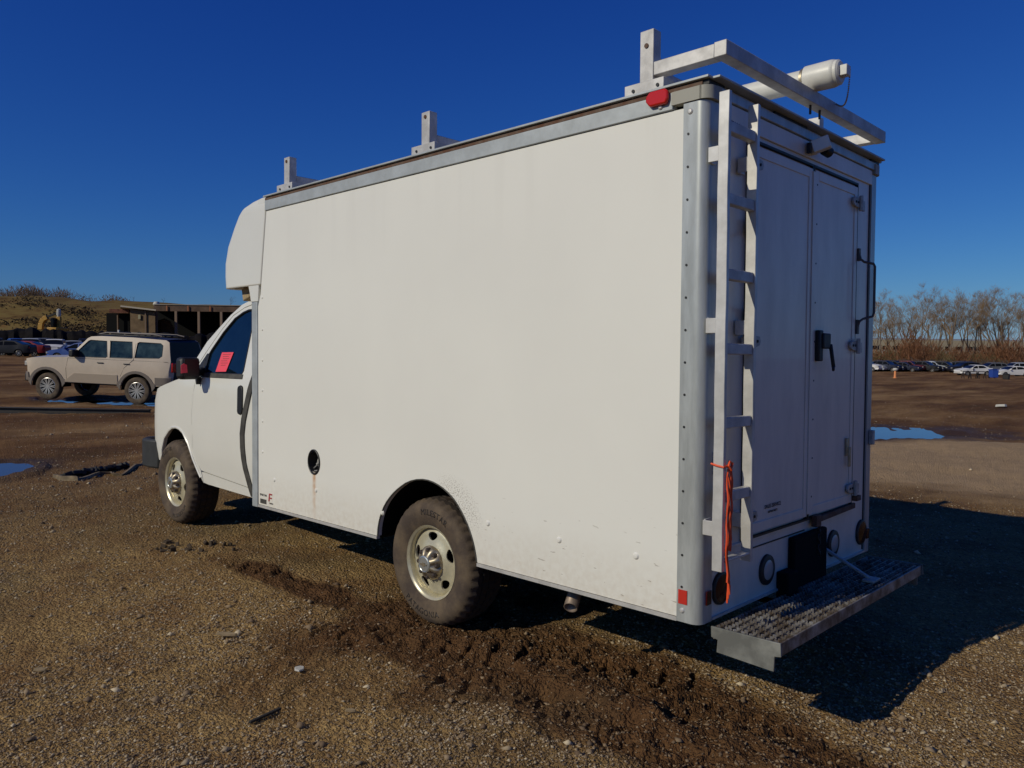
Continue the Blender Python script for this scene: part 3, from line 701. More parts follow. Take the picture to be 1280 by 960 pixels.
for z in (2.432, 1.722, .872):
    for y in (-.010, -.258):
        b = MB().bx(-1.900, -1.826, y-.005, y+.004, z-.033, z+.03).build('bracket', M['alu'], ladder, bevel=.002)
        MB().bx(-1.834, -1.827, y-.050, y-.006, z-.035, z+.033).build('bracket_foot', M['alu'], b, bevel=.002)
        MB().lathe([(0, -.012), (.014, -.012), (.016, 0)], 10, axis='x', org=(-1.834, y-.028, z)).build('bolt', M['rust'], b)
MB().bx(-1.918, -1.876, -.251, -.028, .728, .738).build('bottom_plate', M['alu'], ladder, bevel=.002)

# ---------------- roof racks
def rack(x, kind):
    r = bpy.data.objects.new('roof_rack', None); COL.objects.link(r); r.parent = truck; r.matrix_local = TILT; r.empty_display_size = .1
    for f in (lambda y: y, lambda y: -W-y):
        MB().bx(x-.105, x+.105, f(-.125), f(-.035), 2.760, 2.822).build('foot', M['rack'], r, bevel=.003)
        b = MB()
        for q in (-.075, .055): b.cyl((x+q, f(-.035), 2.79), (x+q, f(-.030), 2.79), .008, 8)
        b.build('foot_bolts', M['black'], r)['kind'] = 'stuff'
        MB().bx(x-.036, x+.036, f(-.115), f(-.055), 2.824, 3.055 if kind else 3.015).build('post', M['rack'], r, bevel=.003)
        MB().cyl((x, f(-.0545), 2.985), (x, f(-.0500), 2.985), .011, 10).build('post_bolt', M['rust'], r)
        if kind:
            MB().prism([(f(-.118), 2.98), (f(-.118), 2.89), (f(-.30), 2.89)], lambda y, z: (x-.004, y, z), lambda y, z: (x+.004, y, z)).build('gusset', M['rack'], r, smooth=False)
            MB().bx(x-.34, x-.038, f(-.115), f(-.055), 2.845, 2.905).build('arm', M['rack'], r, bevel=.003)
        else:
            pass
    if kind: MB().bx(x-.40, x-.342, f(-.055) if False else -W+.050, -.050, 2.844, 2.908).build('cross_bar', M['rack'], r, bevel=.003)
    MB().bx(x-.032, x+.032, -W+.117, -.117, 2.835, 2.888).build('cross_bar', M['rack'], r, bevel=.003)
    return r
rr = rack(-1.478, 1); rack(.07, 0); rack(1.63, 0)
b = MB()
for y in (-.93, -1.04): b.cyl((-1.85, y, 2.80), (-1.85, y, 2.845), .006, 6)
b.build('bar_bolts', M['black'], rr)
# PVC pipe carrier
pc = bpy.data.objects.new('pipe_carrier', None); COL.objects.link(pc); pc.parent = truck; pc.matrix_local = TILT; pc.empty_display_size = .1
yp, zp = -.93, 2.972
MB().tube([(1.75, yp, zp), (-.5, yp, zp), (-1.88, yp, zp)], .053, 28).build('pipe', M['pvc'], pc)
MB().lathe([(.054, -1.83), (.0655, -1.832), (.0665, -1.96), (.063, -1.975), (.060, -1.978), (.060, -1.992), (.050, -2.000), (0, -2.001)], 32, axis='x', org=(0, yp, zp)).build('end_cap', M['pvc'], pc)
MB().box((-2.018, yp, zp), (.036, .05, .05)).build('cap_plug', M['pvc'], pc, bevel=.003)
MB().lathe([(.054, -1.812), (.058, -1.812), (.058, -1.824), (.054, -1.824)], 32, axis='x', org=(0, yp, zp), closed=True).build('hose_clamp', M['chrome'], pc)
for x in (1.63, .07, -1.4): MB().lathe([(.0535, x-.01), (.057, x-.01), (.057, x+.01), (.0535, x+.01)], 24, axis='x', org=(0, yp, zp), closed=True).build('hose_clamp', M['chrome'], pc)
mb = MB()
pa, pb = Vector((-2.03, yp-.03, zp+.01)), Vector((-1.885, -1.16, 2.895))
for k in range(34):
    t = k/33; p = pa.lerp(pb, t)+Vector((-.02, 0, -.10))*math.sin(math.pi*t)*.75; mb.lathe([(0, -.0055), (.0055, 0), (0, .0055)], 5, axis='z', org=p)
mb.build('bead_chain', M['chrome'], pc)

# ---------------- front fairing (attic over the cab)
def fairing():
    prof = [(2.112, 2.515), (2.21, 2.528), (2.31, 2.525), (2.44, 2.478), (2.58, 2.372), (2.66, 2.300), (2.71, 2.225), (2.742, 2.11), (2.757, 2.00)]
    mb = MB(); rows = []; c = -W/2
    prof = prof[:5]+[prof[5], (2.695, 2.25)]+prof[6:]; prof.insert(1, (2.125, 2.518))
    for (z, xf) in prof:
        row = []; hw_ = W/2-.002; x0 = 2.06 if z < 2.13 else (2.0 if z < 2.3 else 1.95-(z-2.3)*.25)
        if z > 2.7: hw_ -= (z-2.70)*.35
        x0 = 1.915-(z-2.04)/(.605)*.088+.012
        r = min(.075, xf-x0-.01)
        pts = [(x0, 1), (x0+.02, 1), ((x0+xf-r)/2, 1), (xf-r-.012, 1)]
        for k in range(7):
            q = k/6*math.pi/2; pts.append((xf-r+r*math.sin(q), (hw_-r*.9+r*.9*math.cos(q))/hw_))
        m_ = 5
        half = [(x, t*hw_) for x, t in pts]
        mid = [(xf+.03*(1-((hw_-r*.9)*(1-k/m_)/(hw_))**2)*0, (hw_-r*.9)*(1-k/m_)) for k in range(1, m_)]
        full = half+mid+[(xf, 0)]+[(x, -y) for x, y in (half+mid)[::-1]]
        rows.append([(x, c+y, z) for x, y in full])
    n = len(rows[0]); vs = [p for r_ in rows for p in r_]; fs = []
    for i in range(len(rows)-1):
        for k in range(n-1): fs.append((i*n+k, i*n+k+1, (i+1)*n+k+1, (i+1)*n+k))
    # closing top
    fs.append(tuple((len(rows)-1)*n+k for k in range(n)))
    mb.add(vs, fs); f = TP(mb, 'fairing', 'white', ang=45)
    md = f.modifiers.new('thick', 'SOLIDIFY'); md.thickness = .018; md.offset = -1
    # lower flange of the side that drops behind the cab door
    for y, s in ((-.003, -1), (-W+.003, 1)):
        MB().prism([(1.945, 2.14), (2.115, 2.14), (2.085, 2.06), (2.065, 1.99), (1.955, 1.99)], lambda x, z: (x, y, z), lambda x, z: (x, y+s*.02, z)).build('fairing_flange', M['white'], f, bevel=.004)
    MB().bx(2.12, 2.50, -W+.10, -.10, 2.122, 2.14).build('underside', M['tan'], f, smooth=False)
    MB().box((2.24, -.16, 2.09), (.24, .16, .10), (0, .25, 0)).build('inner_brace', M['tan'], f, bevel=.01)
    MB().box((2.24, -W+.16, 2.09), (.24, .16, .10), (0, .25, 0)).build('inner_brace', M['tan'], f, bevel=.01)
fairing()

# ---------------- cab
CC = -W/2
def hwc(x, z):
    h = .935
    if z > 1.36: h -= .265*(z-1.36)**1.0
    if z < .75: h -= .12*(.75-z)
    h += -.02*abs(z-.95)
    return h
def yl(x, z, off=0):
    h = hwc(x, z)-off; xr = 4.26-.45*max(0, z-1.15)
    r = .36
    if x > xr-r: h -= r-math.sqrt(max(0, r*r-(min(x, xr)-(xr-r))**2))
    return CC+h
SEAM = [(3.125, 1.385), (3.165, 1.25), (3.19, 1.06), (3.172, .90), (3.17, .785), (3.12, .68), (3.05, .60)]
DOOR = SEAM+[(2.99, .595), (2.155, .545), (2.12, .60), (2.10, 1.30), (2.15, 1.60), (2.22, 1.97), (2.30, 2.005), (2.44, 2.0), (2.58, 1.975), (2.74, 1.915), (2.88, 1.80), (3.03, 1.64), (3.17, 1.47)]
WIN = [(3.03, 1.432), (2.33, 1.432), (2.315, 1.46), (2.335, 1.62), (2.36, 1.80), (2.385, 1.925), (2.42, 1.957), (2.50, 1.955), (2.58, 1.938), (2.70, 1.89), (2.84, 1.775), (2.97, 1.63), (3.03, 1.545)]
CAB = [(3.17, 1.40), (3.29, 1.465), (3.10, 1.70), (2.94, 1.82), (2.79, 1.925), (2.64, 2.005), (2.48, 2.045), (2.30, 2.062), (2.04, 2.068), (2.04, .47), (2.95, .488), (3.02, .50), (3.045, .57)]
DOORG = DOOR
FEND = [(3.115, 1.392), (3.16, 1.25), (3.183, 1.06), (3.165, .90), (3.163, .785), (3.113, .68), (3.06, .60), (3.04, .49), (3.075, .535), (3.11, .58), (3.18, .69), (3.25, .815), (3.35, .905), (3.42, .933), (3.49, .943), (3.57, .935), (3.64, .907), (3.75, .83), (3.82, .72), (3.86, .60), (3.95, .61), (4.05, .64), (4.22, .70), (4.255, .9), (4.26, 1.10), (4.22, 1.185), (4.10, 1.235), (3.95, 1.27), (3.75, 1.315), (3.5, 1.365), (3.30, 1.398)]
for s in (1, -1):
    mir = (lambda p: p) if s == 1 else (lambda p: (p[0], 2*CC-p[1], p[2]))
    F0 = lambda x, z: mir((x, yl(x, z), z)); F1 = lambda x, z: mir((x, yl(x, z)-.03, z))
    cabo = [(3.19, 1.40)]+CAB[1:]
    # frame of the cab side: ring outside the door
    inner = []
    ring = cdt
    mb = MB()
    # roof rail & A pillar strip
    mb.panel([(3.185, 1.475), (3.29, 1.468), (3.10, 1.70), (2.94, 1.82), (2.79, 1.925), (2.64, 2.005), (2.48, 2.045), (2.30, 2.062), (2.04, 2.068), (2.04, .47), (2.95, .488), (3.035, .495), (3.045, .585), (2.99, .588), (2.148, .538), (2.113, .60), (2.093, 1.30), (2.143, 1.60), (2.213, 1.975), (2.30, 2.012), (2.44, 2.007), (2.58, 1.982), (2.745, 1.922), (2.885, 1.807), (3.037, 1.645)], [], .09, F0, F1)
    TP(mb, 'cab_side', 'white')
    dr_ = TP(MB().panel(DOOR, [WIN], .08, F0, F1), 'cab_door', 'white')
    gl = MB().panel([(x, z) for x, z in WIN], [], .09, lambda x, z: mir((x, yl(x, z)-.010, z)), lambda x, z: mir((x, yl(x, z)-.016, z))).build('window', M['cabglass'], dr_)
    # black seal round the opening + quarter patch + sill
    MB().tube([mir((x, yl(x, z)-.004, z)) for x, z in WIN], .009, 6, closed=True).build('window_seal', M['black'], dr_)
    MB().panel([(3.165, 1.445), (2.985, 1.445), (2.985, 1.60), (3.03, 1.60)], [], .2, lambda x, z: mir((x, yl(x, z)+.003, z)), lambda x, z: mir((x, yl(x, z)-.012, z))).build('mirror_patch', M['black'], dr_)
    MB().panel([(3.06, 1.398), (2.30, 1.398), (2.305, 1.435), (3.05, 1.435)], [], .2, lambda x, z: mir((x, yl(x, z)+.006, z)), lambda x, z: mir((x, yl(x, z)-.012, z))).build('window_sill', M['rubber'], dr_, bevel=.003)
    MB().panel([(2.345, 1.145), (2.335, 1.125), (2.305, 1.118), (2.275, 1.128), (2.265, 1.15), (2.265, 1.315), (2.275, 1.34), (2.305, 1.35), (2.335, 1.34), (2.345, 1.32)], [], .2, lambda x, z: mir((x, yl(x, z)+.012, z)), lambda x, z: mir((x, yl(x, z)-.01, z))).build('door_handle', M['black'], dr_, bevel=.006)
    TP(MB().panel(FEND, [], .07, F0, F1), 'fender', 'white')
    TP(MB().tube([F0(x, z) for x, z in FEND[8:20]], .012, 6), 'arch_lip', 'white')
    # weather hose between door and body
    hp = [(2.085, 1.60), (2.13, 1.37), (2.20, 1.20), (2.245, 1.08), (2.265, .97), (2.262, .86), (2.235, .70), (2.20, .58), (2.165, .49)]
    if s == 1:
        hs = MB(); n = len(hp)
        for i in range(n-1): pass
        left = []; right = []
        for i, (x, z) in enumerate(hp):
            a = hp[max(0, i-1)]; b_ = hp[min(n-1, i+1)]; tx, tz = b_[0]-a[0], b_[1]-a[1]; l = math.hypot(tx, tz); nx, nz = -tz/l, tx/l
            wdt = .034; left.append((x+nx*wdt, z+nz*wdt)); right.append((x-nx*wdt, z-nz*wdt))
        TP(hs.panel(left+right[::-1], [], .06, lambda x, z: (x, yl(x, z)+.010, z), lambda x, z: (x, yl(x, z)-.005, z)), 'edge_guard', 'rubber', bevel=.004)
    # side marker
    TP(MB().bx(4.20, 4.275, *( (CC+.70, CC+.79) if s == 1 else (CC-.79, CC-.70) ), .82, .97), 'turn_light', 'amber', bevel=.01)
    TP(MB().bx(4.24, 4.29, *( (CC+.50, CC+.80) if s == 1 else (CC-.80, CC-.50) ), .88, 1.08), 'headlight', 'lens', bevel=.015)
    # inner wheel well front
    arc = FEND[8:20]; n = len(arc); mb = MB(); vs = [mir((x, yl(x, z)-.03, z)) for x, z in arc]+[mir((x, CC+.45, z)) for x, z in arc]
    mb.add(vs, [(i, i+1, n+i+1, n+i) for i in range(n-1)]+[tuple(range(n, 2*n))]); TP(mb, 'wheel_well', 'under')
def strip(prof, t0=-1, t1=1, crown=.02, name='hood', m='white', n=10, off=0, dens_=1):
    mb = MB(); P = []
    for i in range(len(prof)-1):
        for k in range(dens_): q = k/dens_; P.append((prof[i][0]*(1-q)+prof[i+1][0]*q, prof[i][1]*(1-q)+prof[i+1][1]*q))
    P.append(prof[-1]); vs = []
    for (x, z) in P:
        h = yl(x, z)-CC
        for k in range(n+1):
            t = t0+(t1-t0)*k/n; vs.append((x+off*.5, CC+t*h, z+crown*(1-t*t)+off))
    fs = [(i*(n+1)+k, i*(n+1)+k+1, (i+1)*(n+1)+k+1, (i+1)*(n+1)+k) for i in range(len(P)-1) for k in range(n)]
    return TP(mb.add(vs, fs), name, m)
strip([(4.10, 1.235), (3.95, 1.27), (3.75, 1.315), (3.5, 1.365), (3.30, 1.40), (3.29, 1.455)], name='hood', crown=.05, dens_=2)
strip([(3.29, 1.46), (3.10, 1.70), (2.94, 1.82), (2.79, 1.925), (2.64, 2.005)], -.9, .9, .05, 'windshield', 'cabglass', off=-.006)
strip([(3.285, 1.468), (3.10, 1.70), (2.94, 1.82), (2.79, 1.925), (2.64, 2.005)], .88, 1, .0, 'pillar', 'white', n=2); strip([(3.285, 1.468), (3.10, 1.70), (2.94, 1.82), (2.79, 1.925), (2.64, 2.005)], -1, -.88, .0, 'pillar', 'white', n=2)
strip([(2.64, 2.005), (2.48, 2.045), (2.30, 2.062), (2.04, 2.068)], name='cab_roof', crown=.04)
TP(MB().prism([(2.04, 2.06), (2.52, 2.055), (2.40, 2.10), (2.32, 2.20), (2.04, 2.20)], lambda x, z: (x, CC+.76, z), lambda x, z: (x, CC-.76, z)), 'cab_cap', 'white', bevel=.03)
TP(MB().bx(3.03, 3.28, CC-.85, CC+.85, 1.35, 1.43), 'cowl', 'black', smooth=False)
TP(MB().bx(3.32, 4.18, CC-.44, CC+.44, .55, 1.22), 'engine_bay', 'under', smooth=False)
TP(MB().bx(2.06, 3.10, CC-.86, CC+.86, .50, .56), 'cab_floor', 'under', smooth=False)
TP(MB().bx(2.10, 2.16, CC-.84, CC+.84, .57, 1.5), 'cab_back', 'under', smooth=False)
mb = MB()
for s in (.40, -.40):
    mb.box((2.55, CC+s, .95), (.5, .5, .2)); mb.box((2.38, CC+s, 1.25), (.14, .5, .65), (0, -.2, 0)); mb.box((2.34, CC+s, 1.65), (.1, .26, .18), (0, -.2, 0))
TP(mb, 'seats', 'black', bevel=.03)
g = TP(MB().bx(4.17, 4.245, CC-.78, CC+.78, .70, 1.18), 'grille', 'black', bevel=.02)
for z in (.78, .86, .94, 1.02, 1.10): MB().bx(4.246, 4.262, CC-.48, CC+.48, z, z+.03).build('grille_bar', M['rubber'], g, bevel=.004)
# bumper wrapping the corner
bp_ = []
for s in (1, -1):
    seq = [(3.93, .92), (4.10, .955), (4.24, .945), (4.36, .87), (4.40, .70)]
    bp_ += [(x, s*y) for x, y in (seq if s == 1 else seq[::-1])]
inner_ = [(x-.09 if abs(y) < .9 else x-.0, y*.93) for x, y in bp_]
poly = bp_+inner_[::-1]
TP(MB().prism(poly, lambda x, y: (x, CC+y, .52), lambda x, y: (x, CC+y, .79)), 'front_bumper', 'bumper', bevel=.02)
# mirrors
for s in (1, -1):
    my = lambda y: y if s == 1 else 2*CC-y
    mr_ = MB(); mr_.box((2.97, my(.085), 1.475), (.11, .17, .185), (0, 0, .15*s)); mo = TP(mr_, 'side_mirror', 'black', bevel=.03)
    MB().tube([(3.03, my(-.07), 1.45), (3.0, my(-.02), 1.44), (2.97, my(.06), 1.45)], .035, 8).build('mirror_arm', M['black'], mo)
    MB().box((2.912, my(.078), 1.48), (.004, .13, .14), (0, 0, .15*s)).build('mirror_glass', M['black'], mo)
    MB().prism([(3.06, 1.40), (3.00, 1.40), (3.02, 1.34), (3.035, 1.335)], lambda x, z: (x, my(-.045), z), lambda x, z: (x, my(-.01), z)).build('arm_foot', M['black'], mo, bevel=.005)

# ---------------- wheels
def make_wheel():
    wv = bpy.data.objects.new('wheel', None); COL.objects.link(wv); wv.parent = truck; wv.empty_display_size = .1
    # outer face plane at local y=0, extends to -y
    prof = [(.208, -.012), (.214, -.002), (.222, .004), (.240, .012), (.268, .021), (.300, .026), (.325, .023), (.345, .013), (.358, .001), (.368, -.013), (.3745, -.030), (.376, -.035), (.3765, -.062), (.369, -.0635), (.369, -.070), (.377, -.0715), (.377, -.112), (.369, -.1135), (.369, -.121), (.377, -.1225), (.3765, -.165), (.368, -.1665), (.368, -.174), (.376, -.176), (.374, -.200), (.358, -.235), (.30, -.255), (.214, -.235)]
    n = 160; vs = []; m = len(prof); fs = []
    for k in range(n):
        q = 2*math.pi*k/n
        for i, (r, h) in enumerate(prof):
            rr_ = r
            if 9 <= i <= 11 and k % 4 >= 2: rr_ -= .010
            if i == 8 and k % 4 >= 2: rr_ -= .004
            if i in (15, 16) and (k+1) % 5 < 1: rr_ -= .008
            if i in (12, 19, 20) and k % 4 < 1: rr_ -= .008
            if i >= 23 and i <= 24 and k % 4 >= 2: rr_ -= .010
            vs.append((rr_*math.cos(q), h, rr_*math.sin(q)))
    for k in range(n):
        k2 = (k+1) % n
        for i in range(m-1): fs.append((k*m+i, k*m+i+1, k2*m+i+1, k2*m+i))
    side_f = [f for f in fs if (f[0] % m) < 11]; tread_f = [f for f in fs if (f[0] % m) >= 11]
    def sub(fl):
        ids = sorted({i for f in fl for i in f}); mp_ = {v: i for i, v in enumerate(ids)}; return MB().add([vs[i] for i in ids], [tuple(mp_[i] for i in f) for f in fl])
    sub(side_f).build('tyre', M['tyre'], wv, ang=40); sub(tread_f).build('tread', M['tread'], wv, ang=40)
    # rim disc with hand holes
    def zr(x, z):
        r = math.hypot(x, z)
        tab = [(0, -.004), (.100, -.006), (.112, -.012), (.13, -.020), (.155, -.026), (.178, -.028), (.192, -.036), (.199, -.044)]
        for (r0, a), (r1, b) in zip(tab, tab[1:]):
            if r <= r1: return a+(b-a)*(r-r0)/(r1-r0)
        return -.044
    holes = []
    for k in range(5):
        q = R_(85+72*k); c = (.152*math.cos(q), .152*math.sin(q)); hp_ = []
        for j in range(14):
            a = 2*math.pi*j/14; rr_, tt = .025*math.cos(a), .040*math.sin(a)*(1+.25*math.cos(a))
            hp_.append((c[0]+rr_*math.cos(q)-tt*math.sin(q), c[1]+rr_*math.sin(q)+tt*math.cos(q)))
        holes.append(hp_)
    circ = [(.199*math.cos(2*math.pi*k/64), .199*math.sin(2*math.pi*k/64)) for k in range(64)]
    ri = MB().panel(circ, holes, .016, lambda x, z: (x, zr(x, z), z), lambda x, z: (x*.98, zr(x, z)-.010, z*.98))
    ri.lathe([(.199, -.044), (.2005, -.022), (.203, -.010), (.206, -.004), (.213, -.001), (.219, .006), (.2205, .002), (.219, -.008)], 64)
    ri.build('rim', M['steel'], wv, ang=50)
    MB().lathe([(.19, -.13), (.10, -.13), (.0, -.13)], 24).build('brake_disc', M['under'], wv)
    MB().lathe([(.190, -.05), (.192, -.20)], 32).build('rim_barrel', M['rust'], wv)
    hc = MB(); nn = 96; prof2 = [(.100, -.006), (.099, .008), (.094, .020), (.078, .036), (.059, .045), (.050, .048)]
    vs = []; fs = []
    for k in range(nn):
        q = 2*math.pi*k/nn; lob = .5+.5*math.cos(8*q)
        for i, (r, h) in enumerate(prof2):
            rr_ = r-(.0, .004, .016, .014, .006, .0)[i]*(lob**1.5); hh = h-(0, 0, .010, .016, .006, 0)[i]*(lob**1.5)
            vs.append((rr_*math.cos(q), hh, rr_*math.sin(q)))
    m2 = len(prof2)
    for k in range(nn):
        for i in range(m2-1): fs.append((k*m2+i, k*m2+i+1, ((k+1) % nn)*m2+i+1, ((k+1) % nn)*m2+i))
    hc.add(vs, fs); hc.build('hub_cap', M['chrome'], wv, ang=60)
    nuts = MB()
    for k in range(8):
        q = 2*math.pi*k/8; nuts.lathe([(.0, .036), (.010, .034), (.014, .028), (.014, .004)], 8, org=(.080*math.cos(q), 0, .080*math.sin(q)))
    nuts.build('lug_nuts', M['rust2'], wv)['kind'] = 'stuff'
    MB().lathe([(.050, .048), (.049, .053), (.042, .056), (.040, .0545), (0, .0555)], 36).build('centre_cap', M['caprust'], wv)
    e = MB(); bt = [(-.026, .004), (-.010, .004), (-.008, .010), (.012, .010), (.010, .004), (.026, .004), (.022, -.005), (.009, -.005), (.006, -.010), (-.012, -.010), (-.010, -.005), (-.030, -.005)]
    e.prism(bt, lambda x, z: (-x*1.1, .0555, z*1.1), lambda x, z: (-x*1.1, .0585, z*1.1)); e.build('emblem', M['chrome'], wv, smooth=False)
    def ring_text(s, r, mid, flip):
        # reads clockwise on top (flip False) for an eye on the +Y side, looking along -Y: screen x = -X
        def fm(a, b, c):
            if not flip: q = mid+a/r*1.0; rr_ = r+b; return (-rr_*math.sin(q), tyre_y(rr_)+c, rr_*math.cos(q))
            q = mid-a/r; rr_ = r-b; return (-rr_*math.sin(q), tyre_y(rr_)+c, rr_*math.cos(q))
        return text_mb(s, .050, .0014, fm, space=1.12)
    def tyre_y(r):
        tab = [(.222, .004), (.240, .012), (.268, .021), (.300, .026), (.325, .023), (.345, .013)]
        for (r0, a), (r1, b) in zip(tab, tab[1:]):
            if r <= r1: return a+(b-a)*(r-r0)/(r1-r0)+.001
        return .013
    ring_text('MILESTAR', .300, R_(10), False).build('lettering', M['tyretext'], wv, smooth=False, fix=False)
    ring_text('PATAGONIA', .300, R_(190), True).build('lettering', M['tyretext'], wv, smooth=False, fix=False)
    return wv
M['tyre'] = mat('dusty_tyre', (.125, .088, .052), .85, col2=(.060, .042, .030), nscale=7, bump=.25, bscale=150)
M['tread'] = mat('shaded_tread_rubber', (.022, .016, .012), .85, col2=(.045, .028, .018), nscale=9)  # dark rubber, deepened to paint in the shade on the tread
M['tyretext'] = mat('tyre_lettering', (.018, .014, .012), .6)
M['rust2'] = mat('dark_nut', (.09, .07, .06), .45, metal=.5)
w1 = make_wheel(); w1.location = (0, -.05, .374); w1['label'] = 'rear left wheel on the driver side'
w2 = copy_tree(w1, truck); w2.location = (3.54, -.05, .374); w2.rotation_euler = (0, R_(37), 0); w2['label'] = 'front left wheel under the cab'
w3 = copy_tree(w1, truck); w3.location = (0, -W+.05, .374); w3.rotation_euler = (0, 0, math.pi); w3['label'] = 'rear right wheel'
w4 = copy_tree(w1, truck); w4.location = (3.54, -W+.05, .374); w4.rotation_euler = (0, 0, math.pi); w4['label'] = 'front right wheel'
# ---------------- chassis
mb = MB()
for y in (CC+.42, CC-.42): mb.bx(-1.7, 4.0, y-.04, y+.04, .40, .468)
for x in (-1.5, -.8, .9, 1.7, 2.6): mb.bx(x-.04, x+.04, CC-.40, CC+.40, .41, .46)
TP(mb, 'chassis_frame', 'under', smooth=False)
mb = MB(); mb.cyl((0, -.30, .374), (0, -W+.30, .374), .055, 14); mb.lathe([(0, -.17), (.08, -.14), (.15, -.05), (.16, .05), (.08, .14), (0, .17)], 20, axis='x', org=(0, CC, .374)); mb.cyl((.15, CC, .38), (2.4, CC, .45), .04, 10)
mb.cyl((3.54, -.25, .374), (3.54, -W+.25, .374), .04, 10)
for y in (-.40, -W+.40): mb.tube([(-.75, y, .44), (-.35, y, .37), (0, y, .32), (.35, y, .37), (.75, y, .44)], .028, 6)
mb.build('rear_axle', M['under'], truck)
TP(MB().bx(.95, 1.75, -.80, -.40, .30, .47), 'fuel_tank', 'under', bevel=.03)
ex = MB(); pth = [(2.0, CC+.2, .40), (.6, -.75, .38), (-.4, -.60, .47), (-.80, -.42, .475), (-.93, -.30, .45), (-.985, -.20, .40), (-1.03, -.10, .325)]
ex.tube(pth, .036, 14, cap=False); exo = TP(ex, 'exhaust_pipe', 'exh'); md = exo.modifiers.new('t', 'SOLIDIFY'); md.thickness = .004; md.offset = -1
TP(MB().tube([(-.45, -.7, .40), (-.70, -.35, .42), (-.95, -.36, .43)], .006, 5), 'cable', 'hinge')

# ---------------- rear step bumper
st = bpy.data.objects.new('rear_step', None); COL.objects.link(st); st.parent = truck; st.matrix_local = TILT; st.empty_display_size = .1
zt = .435; x0, x1, ya, yb = -1.855, -2.145, -.065, -1.80
mb = MB(); nrow = 7; dx = (x0-x1-.03)/nrow; per = .060
for r in range(nrow+1):
    P = []; ny = int((ya-yb)/per*2)
    for k in range(ny+1):
        P.append((x0-.014-r*dx+(.013 if (k+r) % 2 else -.013), ya-k*per/2))
    for a, b_ in zip(P, P[1:]): mb.bar((a[0], a[1], zt-.010), (b_[0], b_[1], zt-.010), .006, .020)
mb.build('grating', M['grate'] if 'grate' in M else M['rack'], st, smooth=False)
M['grate'] = mat('muddy_grating', (.42, .40, .36), .5, metal=.3, col2=(.12, .085, .055), nscale=9)
mb2 = MB()
for r in range(nrow+1):
    for k in range(int((ya-yb)/per*2)):
        xa = x0-.014-r*dx; y = ya-(k+.5)*per/2
        mb2.box((xa, y, zt+.004), (.010, .012, .010), (0, 0, .7 if (k+r) % 2 else -.7))
g_ = mb2.build('grating_teeth', M['grate'], st, smooth=False); g_['kind'] = 'stuff'
for o_ in kids(st): o_.data.materials[0] = M['grate']
MB().bx(x1-.006, x1+.004, ya, yb, zt-.05, zt+.004).build('rear_lip', M['grate'], st, bevel=.002)
MB().bx(x0-.003, x0+.004, ya, yb, zt-.05, zt+.002).build('front_lip', M['grate'], st, bevel=.002)
MB().bx(x0-.02, x1+.02, ya-.02, yb+.02, zt-.045, zt-.040).build('pan', M['under'], st, smooth=False)
for y, s in ((ya, 1), (yb, -1)):
    ep = MB(); ep.prism([(x0+.01, zt+.006), (x1-.012, zt+.010), (x1-.016, zt-.045), (x1+.012, zt-.050), (x1+.014, zt-.112), (x0-.018, zt-.100), (x0-.022, zt-.046), (x0+.008, zt-.040)], lambda x, z: (x, y, z), lambda x, z: (x, y+s*.010, z)); ep.build('end_plate', M['endplate'], st, bevel=.002)
for y in (-.75, -1.30): MB().bx(-2.05, -1.5, y-.03, y+.03, .378, .390).build('bracket', M['under'], st, smooth=False)
MB().bar((-1.83, -1.25, .575), (-2.07, -1.26, .455), .022, .014).build('stay_bar', M['hinge'], st, bevel=.003)
MB().box((-2.075, -1.26, .450), (.06, .10, .014)).build('stay_foot', M['hinge'], st, bevel=.003)

# ---------------- rope, mirror notice and its modelled reflection
def wrap_pts(p0, p1, n, sag): return [Vector(p0).lerp(Vector(p1), k/n)+Vector((0, 0, -sag*math.sin(math.pi*k/n))) for k in range(n+1)]
mb = MB(); T3 = TILT
zk = 1.135
mb.tube([(-1.850, -.056, zk+.01), (-1.88, -.0545, zk+.004), (-1.908, -.056, zk), (-1.910, -.075, zk+.002), (-1.909, -.09, zk+.006)], .0045, 6)
mb.tube([(-1.909, -.088, zk), (-1.918, -.10, zk-.01), (-1.916, -.115, zk+.012), (-1.912, -.098, zk+.02), (-1.915, -.085, zk+.004), (-1.92, -.10, zk-.015)], .006, 6)
for (dy, z1, zz) in ((-.088, .66, .0), (-.098, .80, .1), (-.112, .79, .2), (-.104, .57, .3)):
    P = []
    for k in range(15):
        t = k/14; P.append((-1.913+.004*math.sin(k*1.3+zz*9), dy+.007*math.sin(t*3.1+zz*20)+.004*math.sin(k*.9), zk-.01+(z1-zk)*t))
    mb.tube(P, .0042, 6)
mb.tube([(-1.913, -.106, .80), (-1.915, -.112, .78), (-1.913, -.118, .80), (-1.912, -.115, .95)], .0042, 6)
mb.tube([(-1.915, -.10, .64), (-1.918, -.103, .60), (-1.914, -.112, .63), (-1.912, -.105, .66), (-1.914, -.10, .58)], .0048, 6)
mb.v = [(x-.015, y+.055, z_) for x, y, z_ in mb.v]
rope = mb.build('rope', M['orange']); rope.matrix_world = TILT; tag(rope, 'orange nylon cord knotted round the left rail of the rear ladder, its ends hanging', 'rope')
pn = bpy.data.objects.new('notice_and_reflection', None); COL.objects.link(pn); pn.matrix_world = TILT; pn.empty_display_size = .05
tag(pn, 'bright pink printed sheet standing in for the mirror reflection in the cab door window', 'notice')
def wy(x, z, o): return yl(x, z)-.010+o
REFL = [(2.802, 1.448), (2.777, 1.609), (2.575, 1.611), (2.619, 1.452)]  # pink sheet modelled in place of the mirror's reflection in the glass
pn_s = MB().panel(REFL, [], .06, lambda x, z: (x, wy(x, z, .006), z), lambda x, z: (x, wy(x, z, .004), z)).build('sheet', M['pink'], pn, smooth=False)
mb = MB()
